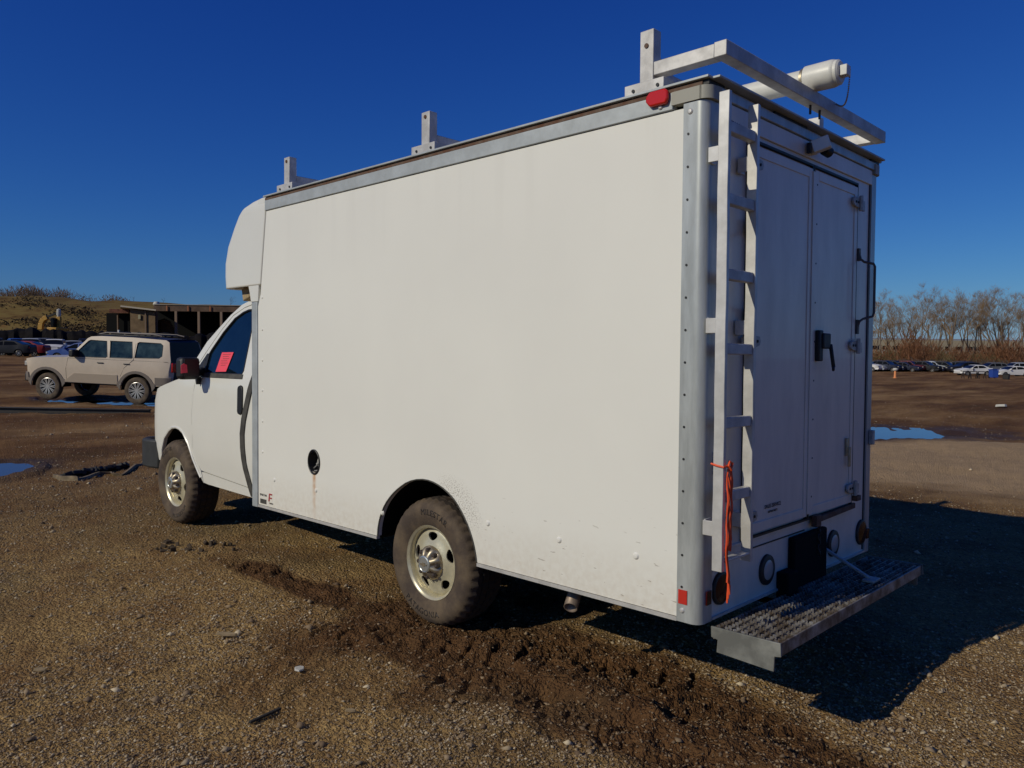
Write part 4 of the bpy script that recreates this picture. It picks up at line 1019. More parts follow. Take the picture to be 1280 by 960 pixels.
for k in range(6):
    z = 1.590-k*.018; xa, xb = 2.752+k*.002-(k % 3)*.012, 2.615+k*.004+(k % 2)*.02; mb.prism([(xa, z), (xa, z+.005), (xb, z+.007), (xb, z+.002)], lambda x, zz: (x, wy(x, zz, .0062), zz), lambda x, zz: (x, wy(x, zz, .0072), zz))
mb.build('reflected_lines', M['redink'], pn, smooth=False)
pn2 = MB().panel([(-.055, -.035), (.0, -.04), (.0, .025), (-.025, .04), (-.05, .03)], [], .05, lambda a, b: (2.898-a*.1, .175+a, 1.475+b), lambda a, b: (2.894-a*.1, .175+a, 1.475+b)).build('notice_and_reflection', M['pink'], smooth=False)
pn2.matrix_world = TILT; tag(pn2, 'small bright pink paper stuck on the glass of the driver side mirror', 'notice')

# ------------------------------------------------------------------ other vehicles
def paint(name, col, rough=.25, dirt=.1): return mat(name, col, rough, noise=dirt, nscale=3, coat=.12, spec=.35, thr=(.35, .65))
CARW = {}
def make_car(name, label, cat, sp, group=None, detail=0):
    """sp: profile list (x,z) front-bottom..rear-bottom clockwise over the top, arches, windows, width"""
    root = empty(name, (0, 0, 0), label, cat, group)
    Wd = sp['w']; top = sp['top']; belt = sp['belt']; xf = max(p[0] for p in top); xr = min(p[0] for p in top); rr_ = sp.get('r', .35); tb = sp.get('tb', .28)
    def hw(x, z):
        h = Wd/2
        if z > belt: h -= tb*(z-belt)
        h -= .05*abs(z-belt*.75)
        if x > xf-rr_: h -= .8*(rr_-math.sqrt(max(0, rr_**2-(x-(xf-rr_))**2)))
        if x < xr+rr_*.6: q = rr_*.6; h -= .7*(q-math.sqrt(max(0, q*q-(x-(xr+q))**2)))
        return h
    # outline with arches
    zb = sp['zb']; out = list(top)
    bot = []
    for (xc, ra) in sorted(sp['arch']):
        hgt = zb
        zc = sp['wr']; a0 = math.asin(max(-1, min(1, (zb-zc)/ra)))
        n = 10
        for k in range(n+1):
            q = math.pi-a0+(a0*2-math.pi)*k/n
            bot.append((xc+ra*math.cos(q), zc+ra*math.sin(q)))
    out = top+bot
    s_ = sp.get('s', .25)
    for s in (1, -1):
        f = lambda x, z, o=0: (x, s*(hw(x, z)+o), z)
        body = MB().panel(out, sp['win'], s_, lambda x, z: f(x, z), lambda x, z: f(x, z, -.03))
        bo = body.build('body_side', sp['paint'], root)
        for wv in sp['win']:
            xs = [p[0] for p in wv]
            MB().panel(wv, [], .4, lambda x, z: f(x, z, -.018), lambda x, z: f(x, z, -.026)).build('side_window', sp['glass'], bo)
            if detail: MB().tube([f(x, z, -.006) for x, z in wv], .013, 5, closed=True).build('window_seal', M['black'], bo)
        if detail:
            for d in sp['seams']: MB().tube([f(x, z, .0005) for x, z in d], .0045, 4).build('door_seam', M['black'], bo)
            for (x, z) in sp['handles']: MB().box(f(x, z, .012), (.19, .03, .028)).build('door_handle', M['black'], bo, bevel=.008)
        if sp.get('clad'):
            for (poly, mm_) in sp['clad']: MB().panel(poly, [], .12, lambda x, z: f(x, z, .018), lambda x, z: f(x, z, -.01)).build('cladding', mm_, bo, bevel=.005)
        for (xc, ra) in sp['arch']:
            mbw = MB(); zc = sp['wr']; P = [(xc+ra*1.0*math.cos(math.pi*k/10), zc+ra*math.sin(math.pi*k/10)) for k in range(11)]
            vs = [(x, s*(hw(x, z)-.03), z) for x, z in P]+[(x, s*(hw(x, z)-.40), z) for x, z in P]
            mbw.add(vs, [(i, i+1, 12+i, 11+i) for i in range(10)]+[tuple(range(11, 22))]).build('wheel_well', M['under'], bo)
        if detail or sp.get('mirror'):
            mx, mz = sp['mirror']; MB().box((mx, s*(hw(mx, mz)+.12), mz), (.16, .26, .22) if detail else (.14, .22, .17)).build('side_mirror', M['black'] if detail else sp['paint'], bo, bevel=.04)
    # across strips
    for seg, m_, nm, crown in sp['strips']:
        mbs = MB(); vs = []; n = 8
        for (x, z) in seg:
            for k in range(n+1): t = -1+2*k/n; vs.append((x, t*hw(x, z), z+crown*(1-t*t)))
        fs = [(i*(n+1)+k, i*(n+1)+k+1, (i+1)*(n+1)+k+1, (i+1)*(n+1)+k) for i in range(len(seg)-1) for k in range(n)]
        mbs.add(vs, fs).build(nm, m_, root)
    MB().bx(xr+.25, xf-.25, -hw(0, zb)*.62, hw(0, zb)*.62, zb-.06, zb+.06).build('underbody', M['under'], root, smooth=False)
    MB().bx(xr+.35, xf-1.1, -Wd/2+.28, Wd/2-.28, zb+.07, belt-.05).build('interior', M['under'], root, smooth=False)
    wr = sp['wr']
    key = ('w', wr, detail, sp.get('rimm'))
    for xc, _ in sp['arch']:
        for s in (1, -1):
            we = bpy.data.objects.new('wheel', None); COL.objects.link(we); we.parent = root; we.location = (xc, s*(Wd/2-.045), wr); we.rotation_euler = (0, 0, 0 if s == 1 else math.pi); we.empty_display_size = .1
            if key not in CARW:
                t_ = MB().lathe([(wr*.62, -.01), (wr*.70, .0), (wr*.86, .008), (wr*.96, -.01), (wr, -.04), (wr, -.17), (wr*.95, -.20), (wr*.6, -.20)], 40 if detail else 20).build('tyre', M['cartyre'] if not detail else M['tyre'], we)
                rm = MB(); ns = 10 if detail else 5
                rm.lathe([(wr*.64, -.012), (wr*.60, -.004), (wr*.575, -.025), (wr*.57, -.10)], 40 if detail else 20)
                for k in range(ns):
                    q = 2*math.pi*k/ns
                    for dq in ((-.11, .11) if detail else (0,)):
                        a = q+dq; c, d_ = math.cos(a), math.sin(a); a2 = q+dq*.3; c2, d2 = math.cos(a2), math.sin(a2)
                        rm.bar((c2*wr*.10, -.018, d2*wr*.10), (c*wr*.585, -.012, d_*wr*.585), .012, wr*(.055 if detail else .12), up=(0, 1, 0)) if False else rm.bar((c2*wr*.10, -.018, d2*wr*.10), (c*wr*.585, -.012, d_*wr*.585), wr*(.06 if detail else .13), .012, up=(0, 1, 0))
                rm.lathe([(0, -.008), (wr*.13, -.008), (wr*.14, -.03)], 16)
                r_ = rm.build('rim', M['carrim'], we)
                bk = MB().lathe([(wr*.57, -.07), (0, -.07)], 20).build('brake', M['under'], we)
                CARW[key] = (t_, r_, bk)
            else:
                for o_ in CARW[key]:
                    c_ = o_.copy(); COL.objects.link(c_); c_.parent = we
    for (nm, m_, b, mirror) in sp.get('boxes', []):
        for s in ((1, -1) if mirror else (1,)):
            y0, y1 = (b[2]*s, b[3]*s)
            MB().bx(b[0], b[1], min(y0, y1), max(y0, y1), b[4], b[5]).build(nm, m_, root, bevel=.02 if detail else 0)
    return root
M['cartyre'] = mat('car_tyre', (.03, .027, .024), .8); M['carrim'] = mat('alloy_rim', (.55, .52, .48), .3, metal=.6)

def suv_spec(pm, cladm, glassm, roofm):
    top = [(2.20, .55), (2.24, .80), (2.22, 1.10), (2.16, 1.19), (1.9, 1.235), (1.3, 1.27), (.78, 1.30), (.70, 1.335), (.22, 1.87), (.12, 1.925), (-.2, 1.95), (-1.2, 1.95), (-2.25, 1.91), (-2.36, 1.85), (-2.47, 1.30), (-2.52, .95), (-2.50, .60)]
    wins = [[(.62, 1.315), (-.44, 1.325), (-.50, 1.35), (-.40, 1.81), (.12, 1.82), (.18, 1.79)], [(-.58, 1.33), (-1.28, 1.34), (-1.30, 1.36), (-1.20, 1.82), (-.50, 1.82), (-.52, 1.79)], [(-1.36, 1.36), (-1.38, 1.79), (-1.43, 1.82), (-2.10, 1.81), (-2.18, 1.75), (-2.20, 1.44), (-2.12, 1.38)]]
    def flare(xc): return [(xc+.50*math.cos(math.pi*k/14), .40+.50*math.sin(math.pi*k/14)) for k in range(15)]+[(xc-.60, .52), (xc-.60, .62)]+[(xc+(.60)*math.cos(math.pi*(1-k/14)), .40+.585*math.sin(math.pi*(1-k/14))) for k in range(2, 13)]+[(xc+.60, .62), (xc+.60, .52)]
    clad = [(flare(1.425), cladm), (flare(-1.425), cladm), ([(.86, .56), (.84, .60), (.52, .84), (-.84, .84), (-.86, .56)], M['suvlow']), ([(2.18, .56), (2.20, .80), (2.02, .80), (2.00, .56)], cladm), ([(-2.02, .60), (-2.02, .82), (-2.50, .82), (-2.49, .61)], cladm)]
    return dict(w=1.96, top=top, belt=1.30, zb=.55, arch=[(1.425, .50), (-1.425, .50)], wr=.40, win=wins, paint=pm, glass=glassm, tb=.22, r=.34, s=.18,
                strips=[([(2.20, .55), (2.24, .80), (2.22, 1.10), (2.16, 1.19)], cladm, 'front_face', 0), ([(2.16, 1.19), (1.9, 1.235), (1.3, 1.27), (.78, 1.30)], pm, 'hood', .05), ([(.78, 1.30), (.70, 1.335), (.22, 1.87), (.12, 1.925)], glassm, 'windshield', .03),
                        ([(.12, 1.925), (-.2, 1.95), (-1.2, 1.95), (-2.25, 1.91)], roofm, 'roof', .03), ([(-2.25, 1.91), (-2.36, 1.85), (-2.47, 1.30)], M['rearshade'], 'rear_window', .0), ([(-2.47, 1.30), (-2.52, .95), (-2.50, .60)], M['rearshade'], 'tailgate', 0)],
                seams=[[(.74, 1.28), (.80, .95), (.78, .60)], [(-.53, 1.78), (-.50, .60)], [(-1.33, 1.78), (-1.33, 1.30)], [(-1.33, 1.30), (-1.05, 1.05), (-.93, .80)], [(.74, 1.27), (-2.40, 1.28)]],
                handles=[(-.30, 1.17), (-1.13, 1.17)], mirror=(.50, 1.42), clad=clad,
                boxes=[('tail_light', M['redlens'], (-2.53, -2.44, .72, .90, .98, 1.26), 1), ('headlight', M['lens'], (2.10, 2.235, .55, .86, .98, 1.12), 1), ('bumper', M['black'], (2.12, 2.27, -.80, .80, .52, .74), 0), ('bumper', M['black'], (-2.60, -2.44, -.82, .82, .55, .74), 0),
                       ('roof_rail', M['black'], (-1.95, .0, .62, .66, 1.975, 2.015), 1)])
def place(o, P1, P2, zf=None, zr=None):
    """P1 = front wheel mid, P2 = rear wheel mid on ground (x,y) """
    pass
suvp = paint('sand_beige_paint', (.57, .475, .365), .28); cladm = mat('bronze_cladding', (.17, .14, .115), .5)
spec = suv_spec(suvp, cladm, M['suvglass'], mat('dark_roof', (.05, .042, .035), .4))
suv = make_car('off_road_vehicle', 'beige four-wheel-drive with bronze arches and roof basket, standing by a puddle left of the truck', 'car', spec, detail=1)
# roof basket
rb = MB()
for y in (-.60, .60): rb.tube([(.0, y, 2.0), (-.25, y, 2.055), (-1.75, y, 2.055), (-2.0, y, 2.01)], .022, 6)
for k in range(8): rb.bar((-.2-k*.22, -.6, 2.045), (-.2-k*.22, .6, 2.045), .05, .02)
rb.tube([(-.2, -.6, 2.06), (-.2, .6, 2.06)], .025, 6)
rb.build('roof_basket', mat('basket_metal', (.13, .105, .09), .5), suv)
rf = MB().bx(-.6, -.56, .52, .57, 2.06, 2.15); rf.build('basket_post', M['alu'], suv)
MB().bx(-.95, -.93, .95, .985, .56, .585).build('side_badge', M['alu'], suv)
def seat_vehicle(o, pf, pr_, side=1):
    """pf,pr_: (d,u) ground contact of near-side front / rear wheel; the near side is the car's +Y (left) side."""
    F_ = Vector((*xy(*pf), hb(*pf))); R__ = Vector((*xy(*pr_), hb(*pr_)))
    ax = (F_-R__).normalized(); yv = Vector((0, 0, 1)).cross(ax).normalized(); zv = ax.cross(yv)
    return F_, R__, ax, yv, zv
F_, R__, ax, yv, zv = seat_vehicle(suv, (23.5, -13.85), (23.1, -10.9))
zf = -.26; zr = -.345
Fp = Vector((F_.x, F_.y, zf)); Rp = Vector((R__.x, R__.y, zr)); ax = (Fp-Rp).normalized(); yv = Vector((0, 0, 1)).cross(ax).normalized(); zv = ax.cross(yv)
mid = (Fp+Rp)/2-yv*(.98-.045)
suv.matrix_world = Matrix(((ax.x, yv.x, zv.x, mid.x), (ax.y, yv.y, zv.y, mid.y), (ax.z, yv.z, zv.z, mid.z), (0, 0, 0, 1)))

# small cars for the far rows
def sedan_spec(pm, kind=0):
    if kind == 0:
        top = [(2.25, .30), (2.32, .55), (2.22, .74), (1.9, .84), (1.10, .96), (.98, .99), (.20, 1.36), (-.1, 1.43), (-.8, 1.42), (-1.1, 1.36), (-1.75, 1.08), (-2.20, 1.04), (-2.33, .85), (-2.30, .35)]
        wins = [[(.86, .98), (-.12, 1.0), (-.10, 1.34), (.18, 1.31)], [(-.20, 1.0), (-1.35, 1.05), (-1.02, 1.30), (-.80, 1.34), (-.20, 1.35)]]; belt = .95; w = 1.82
        st_ = [([(2.25, .30), (2.32, .55), (2.22, .74)], pm, 'front_face', 0), ([(2.22, .74), (1.9, .84), (1.10, .96)], pm, 'hood', .05), ([(1.10, .96), (.98, .99), (.20, 1.36)], M['carglass'], 'windshield', .02), ([(.20, 1.36), (-.1, 1.43), (-.8, 1.42), (-1.1, 1.36)], pm, 'roof', .03), ([(-1.1, 1.36), (-1.75, 1.08)], M['carglass'], 'rear_window', .02), ([(-1.75, 1.08), (-2.20, 1.04), (-2.33, .85), (-2.30, .35)], pm, 'trunk_lid', 0)]
    else:
        top = [(2.15, .35), (2.22, .60), (2.12, .86), (1.85, .98), (1.10, 1.08), (.98, 1.11), (.30, 1.54), (.0, 1.62), (-1.2, 1.62), (-1.75, 1.52), (-2.12, 1.08), (-2.20, .8), (-2.18, .40)]
        wins = [[(.86, 1.10), (-.12, 1.12), (-.10, 1.52), (.28, 1.48)], [(-.20, 1.12), (-1.05, 1.14), (-1.0, 1.52), (-.20, 1.53)], [(-1.13, 1.15), (-1.85, 1.22), (-1.60, 1.48), (-1.10, 1.52)]]; belt = 1.08; w = 1.85
        st_ = [([(2.15, .35), (2.22, .60), (2.12, .86)], pm, 'front_face', 0), ([(2.12, .86), (1.85, .98), (1.10, 1.08)], pm, 'hood', .05), ([(1.10, 1.08), (.98, 1.11), (.30, 1.54)], M['carglass'], 'windshield', .02), ([(.30, 1.54), (0, 1.62), (-1.2, 1.62), (-1.75, 1.52)], pm, 'roof', .03), ([(-1.75, 1.52), (-2.12, 1.08)], M['carglass'], 'rear_window', .02), ([(-2.12, 1.08), (-2.20, .8), (-2.18, .40)], pm, 'tailgate', 0)]
    return dict(w=w, top=top, belt=belt, zb=.32, arch=[(1.38, .37), (-1.38, .37)], wr=.32, win=wins, paint=pm, glass=M['carglass'], tb=.35, r=.45, s=.5, strips=st_, mirror=(.75, belt+.06),
                boxes=[('headlight', M['lens'], (2.12, 2.24, .55, .80, belt-.34, belt-.22), 1), ('tail_light', M['redlens'], (-2.28, -2.16, .55, .80, belt-.22, belt-.06), 1)])
PN = {k: paint(k+'_car_paint', c, .5) for k, c in dict(white=(.72, .70, .66), silver=(.38, .40, .43), black=(.012, .012, .014), navy=(.010, .014, .035), red=(.28, .02, .02), maroon=(.12, .02, .025), grey=(.12, .125, .13), blue=(.03, .08, .30)).items()}
PROTO = {}
def far_car(pk, kind, d, u, head, label, group, dz=0):
    key = (pk, kind)
    if key not in PROTO:
        o = make_car('parked_car', label, 'car', sedan_spec(PN[pk], kind), group); PROTO[key] = o
    else:
        o = copy_tree(PROTO[key]); o['label'] = label; o['group'] = group
    x, y = xy(d, u); o.location = (x, y, hb(d, u)+.15*(vn(x, y, 9, 12)-.5)*2+dz); o.rotation_euler = (0, 0, YAW+head)
    return o
ORD = ['first', 'second', 'third', 'fourth', 'fifth', 'sixth', 'seventh', 'eighth', 'ninth', 'tenth', 'eleventh', 'twelfth', 'thirteenth', 'fourteenth', 'fifteenth', 'sixteenth', 'seventeenth', 'eighteenth']
seq = [('white', 1), ('silver', 0), ('white', 0), ('navy', 1), ('navy', 0), ('black', 1), ('navy', 0), ('maroon', 1), ('silver', 0), ('black', 1), ('navy', 0), ('silver', 1), ('black', 1), ('white', 0), ('silver', 0), ('navy', 1), ('black', 1)]
for i, (pk, kd) in enumerate(seq):
    d = 120; u = (1083+i*8.2-640)/992.6*d
    far_car(pk, kd, d+ (i % 3)*.6, u, R_(-142 if i != 13 else -150), 'dark blue or black car'.replace('dark blue or black', pk)+', %s from the left in the far row beneath the bare trees' % ORD[i], 'cars in the far row on the right')
# white sedans in front
far_car('white', 0, 106, (1216-640)/992.6*106, R_(96), 'white sedan seen side on beside the blue bin, behind black barriers', 'white sedans on the right')
far_car('white', 0, 104.5, (1264-640)/992.6*104.5, R_(93), 'white sedan seen side on at the right edge, behind a small black box', 'white sedans on the right')
far_car('grey', 1, 114, (1238-640)/992.6*114, R_(90), 'grey hatchback showing over the roofs between the two white sedans', 'cars behind the white sedans')
far_car('black', 1, 114, (1205-640)/992.6*114, R_(90), 'black hatchback behind the left white sedan', 'cars behind the white sedans')
far_car('silver', 1, 114, (1268-640)/992.6*114, R_(90), 'silver hatchback behind the right white sedan', 'cars behind the white sedans')
# left row
L_ = [('black', 1, -8, 80, -150, 'black car cut by the left edge of the photo'), ('black', 0, 7, 72, 100, 'black car in front of the black wall, left of the red one'), ('red', 0, 27, 76, 100, 'red car among the parked cars at far left'), ('blue', 1, 22, 90, -140, 'blue hatchback behind the red car'),
      ('silver', 1, 38, 82, -155, 'silver hatchback between the red car and the white hatchback'), ('grey', 1, 48, 88, -170, 'grey car with open tailgate look between silver and white hatchbacks'), ('white', 1, 68, 80, -158, 'white hatchback facing the camera just above the beige vehicle hood'), ('blue', 0, 102, 60, 92, 'blue sedan low behind the hood of the beige vehicle'), ('silver', 0, 92, 84, -150, 'silver car behind the windshield of the beige vehicle'), ('black', 1, 108, 88, -150, 'black car seen over the beige vehicle roof line')]
L_[5] = ('grey', 1, 50, 88, -170, 'grey hatchback between the silver and the white hatchbacks')
for (pk, kd, px, d, hd, lab) in L_:
    far_car(pk, kd, d, (px-640)/992.6*d, R_(hd), lab, 'cars parked in front of the black bank at left')

# ------------------------------------------------------------------ yard objects
def gpt(d, u, dz=0):
    x, y = xy(d, u); return Vector((x, y, hz(x, y)+dz))
# steel beam
ib = MB(); a = Vector((*xy(18.75, -16.5), 0)); b_ = Vector((*xy(18.45, -8.42), 0)); a.z = hb(18.75, -16.5)-.005; b_.z = hb(18.45, -8.42)-.005
for z, wd, h in ((.145, .12, .018), (.013, .12, .018), (.08, .015, .11)): ib.bar(a+Vector((0, 0, z)), b_+Vector((0, 0, z)), wd, h)
o = ib.build('steel_beam', M['ibeam'], bevel=.003); tag(o, 'long dark steel beam lying on the mud in front of the beige vehicle', 'beam')
# strap / belt
mb = MB(); P = [(9.72, -5.64), (9.45, -5.40), (9.38, -5.16), (9.7, -5.18), (10.05, -5.25), (10.15, -5.14), (9.95, -5.02), (9.9, -4.9), (10.2, -4.95), (10.6, -5.03), (10.75, -4.98)]
pts = [gpt(*p) for p in P]; vs = []; fs = []
sm = []
for i in range(len(pts)-1):
    for k in range(4): sm.append(pts[i].lerp(pts[i+1], k/4))
sm.append(pts[-1])
for i, p in enumerate(sm):
    hgt = .045+.012*math.sin(i*.33) if i < 9 else .022+.014*abs(math.sin(i*.33)); t = (sm[min(i+1, len(sm)-1)]-sm[max(i-1, 0)]).normalized(); nrm = Vector((-t.y, t.x, 0)).normalized()*.012
    lean = nrm*(1.8*math.sin(i*.2)); z0 = Vector((0, 0, .0)); z1 = Vector((0, 0, hgt))
    vs += [p-nrm+z0, p+nrm+z0, p+nrm+z1+lean, p-nrm+z1+lean]
for i in range(len(sm)-1):
    for q in range(4): fs.append((i*4+q, i*4+(q+1) % 4, i*4+4+(q+1) % 4, i*4+4+q))
fs += [(0, 1, 2, 3), tuple((len(sm)-1)*4+q for q in range(4))]
o = mb.add(vs, fs).build('rubber_belt', M['strap']); tag(o, 'long curled tan strip of rubber belt on the ground ahead of the front bumper', 'belt')
mb = MB()  # black boxes stand in for the shadow inside the belt curl
for i in range(14):
    p = gpt(9.75+i*.055, -5.5+i*.028, .03); mb.box(p, (.11, .10, .05), (random.random(), random.random(), random.random()*3))
o = mb.build('belt_shadow', M['blackmat'], bevel=.01); tag(o, 'black blocks standing in for the shadow inside the curl of the tan belt', 'scrap')
# small debris
p = gpt(3.42, -1.07, .012); o = MB().box((0, 0, 0), (.17, .014, .012)).build('black_strip', M['blackmat'], bevel=.002); o.location = p; o.rotation_euler = (0, .03, YAW-R_(90)+R_(58)); tag(o, 'short thin black strip lying on gravel at the lower left', 'strip')
def chip(d, u, sz, rz, m, name, lab, cat):
    p = gpt(d, u, .012); mb = MB().prism([(-.5, -.2), (-.1, -.5), (.45, -.35), (.5, .1), (.1, .5), (-.4, .3)], lambda x, y: (x*sz[0], y*sz[1], 0), lambda x, y: (x*sz[0]*.9, y*sz[1]*.9, sz[2]))
    o = mb.build(name, M[m], bevel=.001); o.location = p; o.rotation_euler = (.12, .1, rz); tag(o, lab, cat)
chip(3.90, -1.05, (.075, .05, .008), YAW, 'stone', 'white_chip', 'flat white plastic chip lying on gravel in the left foreground', 'chip')
chip(4.36, -1.58, (.12, .035, .012), YAW-R_(80), 'tan', 'wood_splinter', 'tan wood splinter on gravel left of the rear wheel', 'splinter')
chip(3.45, -.70, (.05, .02, .01), YAW-R_(80), 'tan', 'wood_splinter', 'tiny tan splinter in the mud at the bottom, below the rear wheel', 'splinter')
chip(3.9, -2.35, (.06, .03, .01), YAW-R_(75), 'tan', 'wood_splinter', 'pale tan splinter on gravel near the left edge of the foreground', 'splinter')
chip(28, 17.3, (.35, .25, .08), 0, 'stone', 'pale_rock', 'small white lump on brown mud at far right', 'rock')
mb = MB(); rg = random.Random(4)
for i in range(22):
    q = gpt(6.25+rg.uniform(-.12, .12), -2.5+rg.uniform(-.32, .32), .006); mb.box(q, (rg.uniform(.02, .07), rg.uniform(.02, .05), rg.uniform(.012, .03)), (rg.random()*3, rg.random()*3, rg.random()*3))
o = mb.build('dirt_clump', mat('dark_clod', (.06, .040, .022), .95), bevel=.006, smooth=True); o['kind'] = 'stuff'; tag(o, 'dark clump of dirt clods on gravel in front of the cab front wheel', 'dirt')
# far right yard furniture
def at_px(px, d): return (px-640)/992.6*d
x, y = xy(83, at_px(1119, 83)); z = hb(83, at_px(1119, 83)); co = empty('marker_post', (x, y, z), 'orange marker post with a pale round top, alone before the far row of cars', 'marker')
MB().lathe([(.20, 0), (.20, .05), (.13, .06), (.11, .75), (.0, .76)], 14, axis='z').build('post', mat('orange_post', (.75, .28, .10), .6), co)
MB().lathe([(0, .76), (.22, .80), (.26, .92), (.2, 1.03), (0, 1.06)], 14, axis='z').build('cap', M['stone'], co)
x, y = xy(88, at_px(1242, 88)); z = hb(88, at_px(1242, 88)); co = empty('wheeled_bin', (x, y, z), 'blue wheeled bin standing between the two white sedans', 'bin', rz=YAW)
M['binblue'] = mat('blue_plastic', (.025, .07, .33), .5)
MB().prism([(-.32, .12), (.32, .12), (.36, .95), (-.36, .95)], lambda a, b: (-.35, a, b), lambda a, b: (.35, a, b)).build('body', M['binblue'], co, bevel=.02)
MB().box((0, 0, 1.0), (.80, .80, .08), (0, .1, 0)).build('lid', M['binblue'], co, bevel=.02)
for s in (-.3, .3): MB().cyl((.3, s-.04, .12), (.3, s+.04, .12), .12, 12).build('wheel', M['black'], co)
x, y = xy(85, at_px(1258, 85)); z = hb(85, at_px(1258, 85)); o = MB().bx(-.28, .28, -.28, .28, 0, .52).bx(-.33, .33, -.33, .33, .525, .58).build('utility_box', M['blackmat'], bevel=.03); o.location = (x, y, z); tag(o, 'small black box standing before the right white sedan', 'box')
for i, (px, lab) in enumerate(((1208, 'leftmost'), (1217, 'middle'), (1227, 'rightmost'))):
    x, y = xy(86, at_px(px, 86)); z = hb(86, at_px(px, 86)); co = empty('sawhorse', (x, y, z), '%s of three low black barriers before the left white sedan' % lab, 'barrier', 'black barriers before the white sedan', rz=YAW)
    MB().bx(-.04, .04, -.40, .40, .72, .80).build('top_bar', M['blackmat'], co)
    for s in (-.36, .36):
        MB().bar((-.25, s, 0), (0, s, .75), .05, .05).build('leg', M['blackmat'], co); MB().bar((.25, s, 0), (0, s, .75), .05, .05).build('leg', M['blackmat'], co)
    if i == 1: MB().bar((0, 0, .8), (0, 0, 1.15), .06, .06, up=(1, 0, 0)).build('post', M['blackmat'], co)

# ------------------------------------------------------------------ far setting
def terrain(name, rows, m, label=None):
    pass
# hill on the left
hm = bpy.data.materials.new('dry_grass_slope'); hm.use_nodes = True; t = hm.node_tree; b = t.nodes['Principled BSDF']; g_ = t.nodes.new('ShaderNodeNewGeometry')
def rampn(t, sc, els, st=None, det=8):
    n = t.nodes.new('ShaderNodeTexNoise'); n.inputs['Scale'].default_value = sc; n.inputs['Detail'].default_value = det; n.inputs['Roughness'].default_value = .7
    mp = t.nodes.new('ShaderNodeMapping'); t.links.new(g_.outputs['Position'], mp.inputs[0]); t.links.new(mp.outputs[0], n.inputs[0])
    if st: mp.inputs['Scale'].default_value = st
    r = t.nodes.new('ShaderNodeValToRGB'); e = r.color_ramp.elements
    while len(e) < len(els): e.new(.5)
    for k, (p, c) in enumerate(els): e[k].position = p; e[k].color = (*c, 1)
    t.links.new(n.outputs[0], r.inputs[0]); return r.outputs[0]
c1 = rampn(t, .16, [(.34, (.05, .028, .010)), (.44, (.14, .085, .028)), (.56, (.18, .128, .040)), (.70, (.16, .075, .028))], (1, 1, 3))
t.links.new(c1, b.inputs['Base Color']); b.inputs['Roughness'].default_value = .95; b.inputs['Specular IOR Level'].default_value = .1
def hill_h(d, u):
    # ridge height above datum as a function of bearing
    t_ = u/d
    ridge = np.interp(t_, [-1.2, -.75, -.64, -.57, -.52, -.45, -.36, -.30, -.2, .0], [8.0, 9.2, 9.5, 9.5, 8.9, 8.8, 8.6, 7.5, 4, 0])
    rise = ss(d, 118, 172); return base_z(d, u)+(ridge+.5)*rise+rise*(vn(d, u, 14, 41)-.5)*2.2*(1-ss(d, 160, 175))+rise*(vn(d, u, 5, 42)-.5)*.8
dd = np.linspace(100, 260, 90); tt = np.linspace(-1.3, .0, 180); Dg, Tg = np.meshgrid(dd, tt, indexing='ij'); Ug = Tg*Dg; Zg = hill_h(Dg, Ug)-.35*(1-ss(Dg, 101, 118)); Xg, Yg = xy(Dg, Ug)
mb = MB(); n = len(tt); mb.add(np.stack([Xg, Yg, Zg], -1).reshape(-1, 3).tolist(), [(i*n+k, i*n+k+1, (i+1)*n+k+1, (i+1)*n+k) for i in range(len(dd)-1) for k in range(n-1)])
o = mb.build('hill', hm, fix=False); o['kind'] = 'structure'
def hillz(d, u): return float(hill_h(np.array([float(d)]), np.array([float(u)]))[0])

# dark bank / heap behind the left cars
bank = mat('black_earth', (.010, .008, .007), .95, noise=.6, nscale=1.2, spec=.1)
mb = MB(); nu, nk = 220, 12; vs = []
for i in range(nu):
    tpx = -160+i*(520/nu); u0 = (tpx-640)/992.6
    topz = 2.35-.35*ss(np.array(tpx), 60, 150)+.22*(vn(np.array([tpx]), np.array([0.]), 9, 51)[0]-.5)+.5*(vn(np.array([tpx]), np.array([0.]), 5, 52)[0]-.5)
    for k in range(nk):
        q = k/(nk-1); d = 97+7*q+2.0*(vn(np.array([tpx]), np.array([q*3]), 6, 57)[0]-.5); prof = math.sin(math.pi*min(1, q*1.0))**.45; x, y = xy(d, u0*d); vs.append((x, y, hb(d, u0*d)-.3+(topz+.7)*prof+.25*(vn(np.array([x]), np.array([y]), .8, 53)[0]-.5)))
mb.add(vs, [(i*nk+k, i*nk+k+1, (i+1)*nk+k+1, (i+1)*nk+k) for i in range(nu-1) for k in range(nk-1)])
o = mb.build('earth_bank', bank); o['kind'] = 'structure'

# open shed
sd = empty('open_shed', (*xy(120, -52), hb(120, -52)), 'long low brown open-fronted shed with dark bays behind the beige vehicle', 'shed')
bw = mat('brown_siding', (.19, .12, .055), .8, noise=.35, nscale=.8); fas = mat('rusty_fascia', (.13, .075, .045), .8, noise=.4, nscale=1.0); postm = mat('timber_post', (.22, .15, .10), .8)
def SP(mb, name, m, parent=None, label=None):
    o = mb.build(name, m, parent or sd, smooth=False, label=label)
    return o
org = sd.location.copy()
def loc(px, d, z):
    x, y = xy(d, (px-640)/992.6*d); return Vector((x, y, z))-org
DS = 120
def zpx(px, py, d): # height of a picture row at depth d (yard datum)
    hor = 425-7.93*(-(px-640)/596.); hor = 425+ (px-640)/596.*7.93
    return CAMZ-(py-hor)/992.6*d
zt_ = zpx(240, 382, DS); zb_ = zpx(240, 389.5, DS); zg = hb(DS, -50)+.0
